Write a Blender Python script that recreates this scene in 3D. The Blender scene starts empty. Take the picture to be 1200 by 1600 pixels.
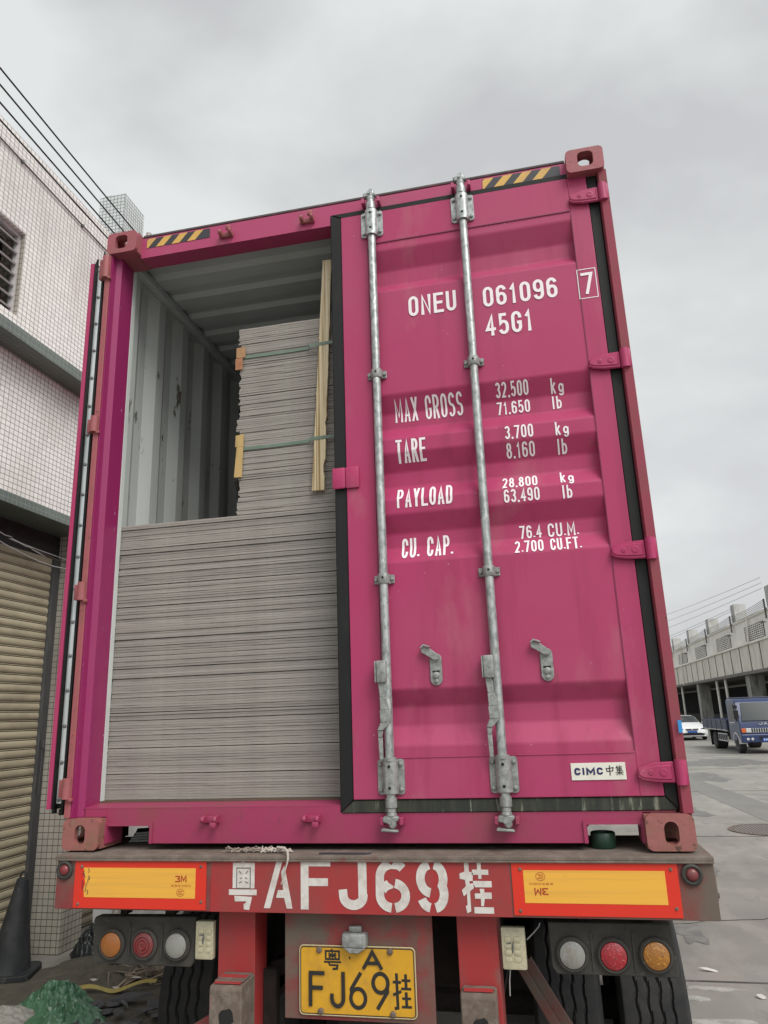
import bpy, bmesh, math, random
from mathutils import Matrix, Vector, noise
random.seed(7)
R = math.radians
PI = math.pi
S = bpy.context.scene
C = S.collection

# ------------------------------------------------------------------ camera
cam = bpy.data.cameras.new("camera")
cam.sensor_fit = 'HORIZONTAL'
cam.sensor_width = 36.0
cam.lens = 36.0 * 1150.604 / 1200.0
cam.clip_start = 0.05
cam.clip_end = 3000
co = bpy.data.objects.new("camera", cam)
C.objects.link(co)
PIT, YAW, ROL = 0.270443, 0.2073866, -0.03573575
co.matrix_world = (Matrix.Translation((1.994927, -2.884617, 0.477453)) @ Matrix.Rotation(YAW, 4, 'Z')
                   @ Matrix.Rotation(PI / 2 + PIT, 4, 'X') @ Matrix.Rotation(ROL, 4, 'Z'))
S.camera = co
CAMX, CAMY, CAMZ = 1.994927, -2.884617, 0.477453
GZ = -1.42                                     # ground level; the container's underside is z = 0

# ------------------------------------------------------------------ sky and light
w = bpy.data.worlds.new("World")
S.world = w
w.use_nodes = True
nt = w.node_tree
for n in list(nt.nodes):
    nt.nodes.remove(n)
SUN_EL, SUN_AZ = R(48), R(136)                 # high behind the photographer, well veiled by cloud
out = nt.nodes.new('ShaderNodeOutputWorld')
sky = nt.nodes.new('ShaderNodeTexSky')
sky.sky_type = 'NISHITA'
sky.sun_disc = False
sky.sun_elevation = SUN_EL
sky.sun_rotation = SUN_AZ
sky.dust_density = 4.0
hs = nt.nodes.new('ShaderNodeHueSaturation')
hs.inputs['Saturation'].default_value = 0.12
nt.links.new(sky.outputs[0], hs.inputs['Color'])
bgs = nt.nodes.new('ShaderNodeBackground')
bgs.inputs[1].default_value = 0.05
nt.links.new(hs.outputs[0], bgs.inputs[0])
tc = nt.nodes.new('ShaderNodeTexCoord')
mp = nt.nodes.new('ShaderNodeMapping')
mp.inputs['Scale'].default_value = (1, 1, 1.9)
mp.inputs['Location'].default_value = (0.35, 0.1, 0.4)
nt.links.new(tc.outputs['Generated'], mp.inputs[0])
nz = nt.nodes.new('ShaderNodeTexNoise')
nz.inputs['Scale'].default_value = 2.0
nz.inputs['Detail'].default_value = 6
nz.inputs['Roughness'].default_value = 0.50
nz.inputs['Distortion'].default_value = 0.25
nt.links.new(mp.outputs[0], nz.inputs['Vector'])
rp = nt.nodes.new('ShaderNodeValToRGB')
rp.color_ramp.elements[0].position = 0.40
rp.color_ramp.elements[0].color = (0.50, 0.510, 0.522, 1)
rp.color_ramp.elements[1].position = 0.63
rp.color_ramp.elements[1].color = (0.75, 0.775, 0.765, 1)
nt.links.new(nz.outputs[0], rp.inputs[0])
bgc = nt.nodes.new('ShaderNodeBackground')
bgc.inputs[1].default_value = 0.56
nt.links.new(rp.outputs[0], bgc.inputs[0])
ad = nt.nodes.new('ShaderNodeAddShader')
nt.links.new(bgs.outputs[0], ad.inputs[0])
nt.links.new(bgc.outputs[0], ad.inputs[1])
nt.links.new(ad.outputs[0], out.inputs[0])

sl = bpy.data.lights.new("sun", 'SUN')
sl.energy = 1.5
sl.angle = R(35)
sl.color = (1.0, 0.97, 0.92)
so = bpy.data.objects.new("sun", sl)
C.objects.link(so)
sd = Vector((math.sin(SUN_AZ) * math.cos(SUN_EL), math.cos(SUN_AZ) * math.cos(SUN_EL), math.sin(SUN_EL)))
so.rotation_euler = sd.to_track_quat('Z', 'Y').to_euler()
so.location = sd * 30
S.view_settings.view_transform = 'Standard'
S.view_settings.look = 'None'
S.view_settings.exposure = 0.55
S.view_settings.gamma = 1.0
S.view_settings.use_curve_mapping = False

# ------------------------------------------------------------------ materials
def srgb(r, g, b):
    f = lambda c: c / 12.92 if c <= 0.04045 else ((c + 0.055) / 1.055) ** 2.4
    return (f(r / 255), f(g / 255), f(b / 255), 1)

def col4(c):
    return tuple(c) if len(c) == 4 else tuple(c) + (1,)

def M(name, base, rough=0.6, metal=0.0, layers=(), bump=None, rand=0.0, spec=0.5, coat=0.0):
    """principled paint with procedural wear; layers = (colour, scale, lo, hi, detail)"""
    m = bpy.data.materials.new(name)
    m.use_nodes = True
    t = m.node_tree
    b = t.nodes['Principled BSDF']
    b.inputs['Roughness'].default_value = rough
    b.inputs['Metallic'].default_value = metal
    b.inputs['Specular IOR Level'].default_value = spec
    b.inputs['Coat Weight'].default_value = coat
    b.inputs['Base Color'].default_value = col4(base)
    tc = t.nodes.new('ShaderNodeTexCoord')
    cur = None
    k = 0
    for L in layers:
        c, sc, lo, hi = L[:4]
        det = L[4] if len(L) > 4 else 6
        mp = t.nodes.new('ShaderNodeMapping')
        mp.inputs['Scale'].default_value = sc if isinstance(sc, tuple) else (sc, sc, sc)
        mp.inputs['Location'].default_value = (3.7 * k, 1.3 * k, 2.1 * k)
        t.links.new(tc.outputs['Object'], mp.inputs[0])
        n = t.nodes.new('ShaderNodeTexNoise')
        n.inputs['Scale'].default_value = 1.0
        n.inputs['Detail'].default_value = det
        n.inputs['Roughness'].default_value = 0.62
        t.links.new(mp.outputs[0], n.inputs['Vector'])
        mr = t.nodes.new('ShaderNodeMapRange')
        mr.inputs['From Min'].default_value = lo
        mr.inputs['From Max'].default_value = hi
        t.links.new(n.outputs[0], mr.inputs[0])
        mx = t.nodes.new('ShaderNodeMix')
        mx.data_type = 'RGBA'
        mx.inputs[7].default_value = col4(c)
        if cur is None:
            mx.inputs[6].default_value = col4(base)
        else:
            t.links.new(cur, mx.inputs[6])
        t.links.new(mr.outputs[0], mx.inputs[0])
        cur = mx.outputs[2]
        k += 1
    if rand:
        oi = t.nodes.new('ShaderNodeObjectInfo')
        mr = t.nodes.new('ShaderNodeMapRange')
        mr.inputs['To Min'].default_value = 1 - rand
        mr.inputs['To Max'].default_value = 1 + rand
        t.links.new(oi.outputs['Random'], mr.inputs[0])
        h = t.nodes.new('ShaderNodeHueSaturation')
        h.inputs['Color'].default_value = col4(base)
        if cur is not None:
            t.links.new(cur, h.inputs['Color'])
        t.links.new(mr.outputs[0], h.inputs['Value'])
        cur = h.outputs[0]
    if cur is not None:
        t.links.new(cur, b.inputs['Base Color'])
    if bump:
        sc, st = bump[0], bump[1]
        n = t.nodes.new('ShaderNodeTexNoise')
        n.inputs['Detail'].default_value = 5
        mp = t.nodes.new('ShaderNodeMapping')
        mp.inputs['Scale'].default_value = sc if isinstance(sc, tuple) else (sc, sc, sc)
        t.links.new(tc.outputs['Object'], mp.inputs[0])
        t.links.new(mp.outputs[0], n.inputs['Vector'])
        n.inputs['Scale'].default_value = 1.0
        bp = t.nodes.new('ShaderNodeBump')
        bp.inputs['Strength'].default_value = st
        bp.inputs['Distance'].default_value = 0.01
        t.links.new(n.outputs[0], bp.inputs['Height'])
        t.links.new(bp.outputs[0], b.inputs['Normal'])
    return m

def tile_mat(name, base, grout, pu=0.0545, pv=0.0475, g=0.095, dirt=(0.3, 0.29, 0.26), dlo=0.5, dhi=0.9, var=0.06):
    m = bpy.data.materials.new(name)
    m.use_nodes = True
    t = m.node_tree
    b = t.nodes['Principled BSDF']
    b.inputs['Roughness'].default_value = 0.35
    geo = t.nodes.new('ShaderNodeNewGeometry')
    sp = t.nodes.new('ShaderNodeSeparateXYZ'); t.links.new(geo.outputs['Position'], sp.inputs[0])
    sn = t.nodes.new('ShaderNodeSeparateXYZ'); t.links.new(geo.outputs['True Normal'], sn.inputs[0])
    def ma(op, a, c=None, d=None):
        n = t.nodes.new('ShaderNodeMath'); n.operation = op
        for i, v in enumerate((a, c, d)):
            if v is None: continue
            if isinstance(v, (int, float)): n.inputs[i].default_value = v
            else: t.links.new(v, n.inputs[i])
        return n.outputs[0]
    def pick(cond, a, c):                      # cond ? a : c
        return ma('ADD', ma('MULTIPLY', cond, a), ma('MULTIPLY', ma('SUBTRACT', 1.0, cond), c))
    isx = ma('GREATER_THAN', ma('ABSOLUTE', sn.outputs[0]), 0.7)
    isz = ma('GREATER_THAN', ma('ABSOLUTE', sn.outputs[2]), 0.7)
    u = ma('DIVIDE', pick(isx, sp.outputs[1], sp.outputs[0]), pu)
    v = ma('DIVIDE', pick(isz, sp.outputs[1], sp.outputs[2]), pv)
    fu, fv = ma('FRACT', u), ma('FRACT', v)
    gm = ma('MAXIMUM', ma('LESS_THAN', fu, g), ma('LESS_THAN', fv, g * 1.1))
    cv = t.nodes.new('ShaderNodeCombineXYZ')
    t.links.new(ma('FLOOR', u), cv.inputs[0]); t.links.new(ma('FLOOR', v), cv.inputs[1])
    wn = t.nodes.new('ShaderNodeTexWhiteNoise'); wn.noise_dimensions = '2D'
    t.links.new(cv.outputs[0], wn.inputs['Vector'])
    hs = t.nodes.new('ShaderNodeHueSaturation')
    hs.inputs['Color'].default_value = col4(base)
    t.links.new(ma('ADD', ma('MULTIPLY', wn.outputs[0], 2 * var), 1 - var), hs.inputs['Value'])
    # patches of slightly pinker and yellower batches of tile
    nb = t.nodes.new('ShaderNodeTexNoise'); nb.inputs['Scale'].default_value = 1.1; nb.inputs['Detail'].default_value = 2
    t.links.new(geo.outputs['Position'], nb.inputs['Vector'])
    mr0 = t.nodes.new('ShaderNodeMapRange'); mr0.inputs[1].default_value = .4; mr0.inputs[2].default_value = .62
    mr0.inputs[3].default_value = .486; mr0.inputs[4].default_value = .522
    t.links.new(nb.outputs[0], mr0.inputs[0]); t.links.new(mr0.outputs[0], hs.inputs['Hue'])
    nd = t.nodes.new('ShaderNodeTexNoise'); nd.inputs['Scale'].default_value = 2.2; nd.inputs['Detail'].default_value = 8
    mpn = t.nodes.new('ShaderNodeMapping'); mpn.inputs['Scale'].default_value = (1, 1, .35)
    t.links.new(geo.outputs['Position'], mpn.inputs[0]); t.links.new(mpn.outputs[0], nd.inputs['Vector'])
    mr = t.nodes.new('ShaderNodeMapRange'); mr.inputs[1].default_value = dlo; mr.inputs[2].default_value = dhi
    t.links.new(nd.outputs[0], mr.inputs[0])
    m1 = t.nodes.new('ShaderNodeMix'); m1.data_type = 'RGBA'
    t.links.new(mr.outputs[0], m1.inputs[0]); t.links.new(hs.outputs[0], m1.inputs[6]); m1.inputs[7].default_value = col4(dirt)
    m2 = t.nodes.new('ShaderNodeMix'); m2.data_type = 'RGBA'
    t.links.new(gm, m2.inputs[0]); t.links.new(m1.outputs[2], m2.inputs[6]); m2.inputs[7].default_value = col4(grout)
    t.links.new(m2.outputs[2], b.inputs['Base Color'])
    bp = t.nodes.new('ShaderNodeBump'); bp.inputs['Strength'].default_value = .5; bp.inputs['Distance'].default_value = .004
    t.links.new(ma('SUBTRACT', 1.0, gm), bp.inputs['Height']); t.links.new(bp.outputs[0], b.inputs['Normal'])
    t.links.new(ma('ADD', ma('MULTIPLY', gm, .5), .35), b.inputs['Roughness'])
    return m

DUST = (0.19, 0.155, 0.125)
m_door = M('door_paint', (0.385, 0.036, 0.118), 0.48, 0, [((0.37, 0.055, 0.130), 1.1, .35, .70, 3), ((0.29, 0.032, 0.090), (9, 9, .8), .50, .74, 8), ((0.40, 0.12, 0.165), (4, 4, 1.6), .56, .80, 9), ((0.19, .06, .05), (22, 22, 2.6), .665, .74, 7), ((0.60, .36, .42), (70, 70, 30), .745, .76, 3)], bump=(9, .10), spec=.32)
m_post = M('fresh_magenta_paint', (0.27, 0.021, 0.108), 0.38, 0, [((0.29, 0.04, 0.105), (5, 5, 1.1), .5, .8), ((0.66, 0.55, 0.57), (38, 38, 13), .70, .715, 5)], bump=(20, .04))
m_faded = M('faded_red_paint', (0.32, 0.085, 0.095), 0.6, 0, [((0.24, 0.085, 0.075), 9, .45, .7), ((0.13, 0.055, 0.03), 30, .62, .70), (DUST, (14, 14, 4), .62, .9)], bump=(30, .15))
m_rpost = M('faded_magenta_paint', (0.33, 0.060, 0.092), 0.55, 0, [((0.27, 0.075, 0.080), 8, .45, .7), ((0.14, 0.05, 0.035), (30, 30, 14), .65, .72), ((.36, .10, .15), (5, 5, 1), .55, .8)], bump=(25, .1))
m_castt = M('upper_casting_paint', (0.31, 0.082, 0.100), 0.6, 0, [((0.25, 0.09, 0.085), 13, .45, .72), ((0.12, 0.05, 0.035), 26, .62, .70)], bump=(35, .2))
m_cast = M('casting_paint', (0.29, 0.100, 0.092), 0.65, 0, [((0.22, 0.115, 0.075), 13, .45, .72), ((0.09, 0.045, 0.028), 26, .60, .68), (DUST, 20, .62, .85)], bump=(35, .25))
m_sill = M('sill_paint', (0.31, 0.032, 0.098), 0.5, 0, [((0.24, 0.055, 0.07), (5, 5, 3), .45, .75), ((0.10, 0.045, 0.04), (22, 22, 5), .66, .78), (DUST, 30, .68, .9)], bump=(25, .1))
m_header = M('header_paint', (0.38, 0.045, 0.13), 0.5, 0, [((0.30, 0.08, 0.12), 7, .5, .8), (DUST, (9, 9, 4), .66, 1.0)], bump=(20, .06))
m_rim = M('grimy_roof_edge', (0.085, 0.07, 0.072), 0.8, 0, [((0.18, .09, .10), 20, .5, .7)], bump=(50, .2))
m_lining = M('bright_lining', (0.57, 0.60, 0.58), 0.4, 0, [((.5, .52, .50), (9, 9, 2), .5, .75), ((.10, .085, .06), (20, 20, 5), .66, .69, 8)])
m_inner = M('grey_inner_paint', (0.43, 0.455, 0.44), 0.5, 0, [((0.36, .385, .375), (6, 6, .8), .4, .8), ((0.085, .07, .055), (10, 10, 3.2), .622, .65, 9), ((0.06, .05, .04), (30, 30, 13), .69, .72, 6)], bump=(8, .08))
m_roofin = M('grey_roof_lining', (0.43, 0.465, 0.46), 0.6, 0, [((0.37, .40, .395), 5, .45, .8)], bump=(8, .08))
m_floor = M('container_floor', (0.11, 0.075, 0.05), 0.8, 0, [((0.07, .05, .035), (3, 20, 3), .4, .7)])
m_rubber = M('black_gasket', (0.010, 0.011, 0.011), 0.6, 0, [((0.022, .023, .022), (14, 14, 4), .55, .85), (DUST, 40, .74, .90)], bump=(30, .05), spec=.3)
m_rubber_d = M('mouldy_gasket', (0.018, 0.021, 0.016), 0.6, 0, [((0.042, .048, .030), (22, 22, 3), .45, .65), ((0.17, .18, .14), (42, 42, 5), .60, .66, 5)], bump=(30, .08))
m_galv = M('galvanised_steel', (0.43, 0.455, 0.45), 0.42, 0.55, [((0.25, .27, .265), (55, 55, 30), .44, .62, 8), ((0.62, .65, .64), (40, 40, 20), .60, .72, 6), ((.20, .175, .15), (12, 12, 6), .64, .9)], bump=(70, .08))
m_galvd = M('weathered_galvanised', (0.31, 0.325, 0.315), 0.55, 0.35, [((0.21, .215, .205), 45, .42, .62, 8), ((0.44, .45, .43), 60, .60, .72, 6), ((.12, .10, .08), 12, .66, .9)], bump=(70, .12))
m_strip = M('steel_strip', (0.74, 0.77, 0.77), 0.30, 0.65, [((0.42, .47, .46), (30, 30, 2.5), .45, .75)])
m_bolt = M('bolt_steel', (0.16, 0.165, 0.165), 0.5, 0.5, [((.28, .28, .27), 90, .5, .7)])
m_dark = M('dark_hole', (0.012, 0.012, 0.012), 0.9)
m_white = M('white_lettering', (0.80, 0.74, 0.765), 0.55, 0, [((0.55, .40, .45), 48, .66, .74, 4)])
m_stencil = M('stencil_paint', (0.60, 0.58, 0.545), 0.75, 0, [((0.47, .42, .39), 26, .42, .66, 8), ((.30, .12, .10), 45, .64, .72, 5)])
m_stencil_line = M('stencil_bridge', (0.14, 0.13, 0.115), 0.8)
m_badge = M('badge_cream', (0.70, 0.69, 0.61), 0.5, 0, [((.60, .58, .50), 30, .5, .8)])
m_navy = M('badge_navy', (0.012, 0.014, 0.085), 0.5)
m_black = M('black_ink', (0.018, 0.016, 0.014), 0.6)
m_tyel = M('hazard_yellow', (0.60, 0.36, 0.085), 0.5, 0, [((.42, .27, .10), 12, .5, .8)])
m_tblk = M('hazard_black', (0.035, 0.034, 0.042), 0.5)
# trailer
m_tred = M('trailer_red', (0.33, 0.026, 0.028), 0.55, 0, [((0.24, .045, .042), (6, 6, 4), .42, .70), ((.15, .10, .082), (7, 7, 3), .58, .80), ((.30, .18, .15), (60, 60, 24), .72, .76)], bump=(25, .1))
m_tdirt = M('trailer_dirty_red', (0.19, 0.032, 0.032), 0.7, 0, [((.12, .092, .072), (4, 4, 5), .40, .60), ((.28, .024, .028), (7, 7, 2.5), .60, .72), ((.085, .062, .05), (16, 16, 3), .66, .8)], bump=(28, .15))
m_tgrime = M('grimy_steel', (0.12, 0.09, 0.072), 0.8, 0, [((.20, .165, .135), 20, .45, .7), ((.20, .05, .05), 14, .62, .72), ((.04, .034, .03), 25, .60, .72)], bump=(35, .25))
m_deck = M('deck_grime', (0.135, 0.108, 0.088), 0.85, 0, [((.20, .165, .14), 16, .45, .7), ((.16, .05, .045), 12, .6, .75), ((.42, .38, .34), 110, .70, .73, 2)], bump=(40, .3))
m_under = M('underbody_grime', (0.018, 0.014, 0.013), 0.9, 0, [((.032, .025, .022), 8, .4, .7)], spec=.25)
m_rred = M('reflector_red', (0.62, 0.030, 0.014), 0.35, 0, [((.45, .040, .025), 20, .6, .85)])
m_ryel = M('reflector_yellow', (0.76, 0.40, 0.055), 0.35, 0, [((.66, .35, .06), (1.2, 6, 60), .42, .7, 3), ((.45, .28, .09), 10, .66, .9)])
m_r3m = M('reflector_print', (0.34, 0.030, 0.012), 0.5)
m_plate = M('plate_yellow', (0.60, 0.315, 0.018), 0.4, 0, [((.44, .24, .03), 14, .46, .75), ((.26, .15, .04), (18, 18, 6), .60, .85)], bump=(18, .15))
m_plframe = M('plate_border', (0.03, 0.022, 0.014), 0.5)
m_plrim = M('plate_rim', (0.50, 0.42, 0.25), 0.4)
m_house = M('lamp_housing', (0.034, 0.032, 0.028), 0.75, 0, [((.062, .057, .048), 9, .42, .7), ((.13, .12, .10), 40, .62, .75)], bump=(30, .1))
m_amber = M('amber_lens', (0.29, 0.10, 0.020), 0.3, 0, [((.36, .14, .03), 25, .5, .75)], coat=.3)
m_amberd = M('amber_led_lens', (0.34, 0.135, 0.02), 0.3, 0, [((.58, .30, .04), 130, .58, .66, 2), ((.17, .085, .03), 60, .58, .72, 3)], bump=(160, .4), coat=.3)
m_redl = M('red_lens', (0.19, 0.022, 0.028), 0.4, 0, [((.15, .05, .048), 18, .42, .68), (DUST, (30, 30, 12), .55, .85)], coat=.12)
m_redd = M('red_led_lens', (0.34, 0.016, 0.026), 0.3, 0, [((.52, .12, .12), 130, .60, .67, 2), ((.22, .03, .035), 60, .55, .72, 3)], bump=(160, .4), coat=.3)
m_clear = M('clear_lens', (0.26, 0.26, 0.24), 0.4, 0, [(DUST, (26, 26, 10), .52, .8), ((.42, .42, .40), 70, .62, .7)], bump=(120, .15), coat=.12)
m_beige = M('cream_lamp', (0.50, 0.46, 0.32), 0.4, 0, [((.36, .33, .22), 40, .45, .75), ((.62, .60, .48), 110, .62, .68)], coat=.2)
m_tyre = M('tyre_rubber', (0.015, 0.015, 0.016), 0.85, 0, [((.028, .027, .026), 12, .42, .7), ((.07, .066, .06), 60, .66, .76)], bump=(60, .15))
m_green = M('dark_green_plastic', (0.012, 0.040, 0.026), 0.4, 0, [((.03, .05, .038), 30, .55, .8)])
m_rope = M('pale_rope', (0.50, 0.45, 0.40), 0.9, 0, [((.33, .29, .25), 90, .45, .7)])
m_ropeg = M('greyish_rope', (0.24, 0.20, 0.165), 0.9, 0, [((.38, .33, .29), 90, .5, .7)])
m_bluetape = M('blue_tape', (0.03, 0.24, 0.55), 0.4)
# cargo
m_board = M('grey_board', (0.295, 0.272, 0.246), 0.85, 0, [((.205, .185, .170), (1.2, 40, 105), .40, .70, 3), ((.335, .33, .285), (2.5, 8, 1.6), .46, .72, 4), ((.20, .18, .175), (1.1, 6, 9), .55, .8, 3), ((.55, .53, .50), (40, 60, 120), .715, .76, 3)], bump=((30, 60, 160), .22), rand=0.12)
m_ply = M('layered_softwood', (0.60, 0.49, 0.30), 0.75, 0, [((.30, .20, .09), (100, 60, 1.1), .50, .58, 2), ((.72, .63, .45), (75, 60, 1.0), .52, .68, 3), ((.08, .05, .03), (60, 60, 26), .735, .76, 2)], bump=((170, 90, 3), .5))
m_strap = M('green_strap', (0.115, 0.17, 0.125), 0.35, 0, [((.16, .21, .165), (4, 40, 4), .5, .7)], spec=.6)
m_card = M('cardboard_pad', (0.38, 0.225, 0.115), 0.85, 0, [((.30, .16, .08), 30, .45, .7)])
m_cardo = M('orange_brown_pad', (0.36, 0.16, 0.085), 0.85, 0, [((.28, .12, .06), 30, .45, .7)])
m_chip = M('pale_wood_pad', (0.46, 0.32, 0.13), 0.8, 0, [((.36, .24, .09), (60, 60, 8), .45, .7)])
# street
m_tile = tile_mat('cream_wall_tile', (0.82, 0.795, 0.76), (0.17, 0.158, 0.148), dirt=(.52, .47, .40), dlo=.52, dhi=.95)
m_tilew = tile_mat('pale_grey_tile', (0.62, 0.66, 0.66), (0.10, 0.11, 0.11), pu=.062, pv=.062, g=.13)
m_tileg = tile_mat('green_grey_tile', (0.135, 0.165, 0.145), (0.30, 0.33, 0.30), g=.05, dirt=(.085, .10, .09), dlo=.45, dhi=.8)
m_tilep = tile_mat('grimy_pillar_tile', (0.42, 0.395, 0.34), (0.06, 0.055, 0.05), pv=.0545, dirt=(.15, .13, .105), dlo=.42, dhi=.85)
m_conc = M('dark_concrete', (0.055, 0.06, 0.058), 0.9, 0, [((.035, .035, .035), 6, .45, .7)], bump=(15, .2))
m_shut = M('shutter_tan', (0.42, 0.38, 0.265), 0.55, 0, [((.30, .265, .185), (2, 2.2, 5), .42, .66), ((.42, .37, .25), (8, 9, 30), .62, .8)], bump=(12, .08))
m_rail = M('shutter_rail_steel', (0.075, 0.078, 0.080), 0.55, 0.3, [((.12, .12, .12), (30, 30, 4), .5, .75)])
m_louv = M('louvre_grey', (0.46, 0.45, 0.45), 0.6, 0, [((.34, .33, .33), 9, .45, .7)])
m_cable = M('cable_black', (0.016, 0.016, 0.018), 0.6)
m_wire = M('pale_wire', (0.42, 0.42, 0.42), 0.5)
m_wirec = M('brown_cable', (0.10, 0.075, 0.06), 0.6)
m_cone = M('dark_cone_rubber', (0.020, 0.023, 0.026), 0.65, 0, [((.04, .043, .044), 7, .45, .7), ((.11, .105, .095), (25, 25, 14), .62, .78, 8)], bump=(9, .15))
m_panelw = M('dirty_white_sheet', (0.62, 0.62, 0.60), 0.7, 0, [((.34, .33, .31), 3, .45, .7)])

def ground_mat():
    m = M('concrete_yard', (0.245, 0.238, 0.212), 0.75, 0,
          [((.195, .187, .168), .55, .42, .62, 9), ((.295, .288, .258), (2.3, 1.1, 1), .48, .70, 9), ((.150, .143, .128), (4, 1.8, 5), .57, .74, 9), ((.275, .245, .225), (1.3, 1.0, 1), .55, .70, 5),
           ((.40, .39, .37), (11, 7, 5), .70, .80, 6), ((.11, .105, .095), 70, .70, .75, 3)], bump=(26, .12))
    return m
m_ground = ground_mat()
m_groundp = M('darker_concrete_strip', (0.178, 0.172, 0.158), 0.7, 0, [((.215, .208, .19), (1.2, .6, 1), .42, .7, 8), ((.14, .135, .12), 5, .58, .8, 8)], bump=(26, .1))
m_joint = M('expansion_joint', (0.055, 0.052, 0.047), 0.9, 0, [((.12, .115, .105), 9, .45, .65)])
m_spill = M('chalky_stain', (0.40, 0.39, 0.365), 0.9, 0, [((.26, .25, .23), 9, .42, .6, 8)])
m_dirt = M('dirt', (0.085, 0.080, 0.062), 0.95, 0, [((.12, .112, .085), 9, .42, .68, 8), ((.045, .04, .032), 22, .56, .7, 8)], bump=(40, .6))
m_slate = M('broken_slate', (0.092, 0.094, 0.10), 0.75, 0, [((.15, .15, .155), 20, .5, .72, 8)], bump=(40, .3), rand=.25)
m_scrapw = M('weathered_wood_scrap', (0.20, 0.165, 0.125), 0.85, 0, [((.26, .22, .17), (8, 40, 40), .5, .7)], rand=.45)
m_scrapp = M('white_scrap', (0.55, 0.53, 0.50), 0.7, 0, [((.40, .38, .35), 30, .5, .7)])
m_gbag = M('green_plastic_bag', (0.080, 0.205, 0.115), 0.32, 0, [((.05, .14, .075), 8, .42, .62), ((.34, .44, .37), (7, 15, 12), .60, .72, 6)], bump=(30, .35), spec=.6)
m_wbag = M('milky_plastic_bag', (0.42, 0.41, 0.375), 0.4, 0, [((.30, .29, .25), 18, .45, .7), ((.12, .22, .15), 11, .62, .75)], bump=(30, .35))
m_kbag = M('black_plastic_bag', (0.014, 0.018, 0.018), 0.3, 0, [((.03, .04, .038), 20, .5, .7)], bump=(25, .4))
m_yel = M('yellow_strip', (0.42, 0.34, 0.09), 0.7, 0, [((.30, .26, .12), 25, .45, .7), ((.5, .46, .30), 40, .6, .75)], bump=(40, .3))

# ------------------------------------------------------------------ mesh helpers
DEPTH = {}
W = {}                                          # world matrix of every object made here

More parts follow.
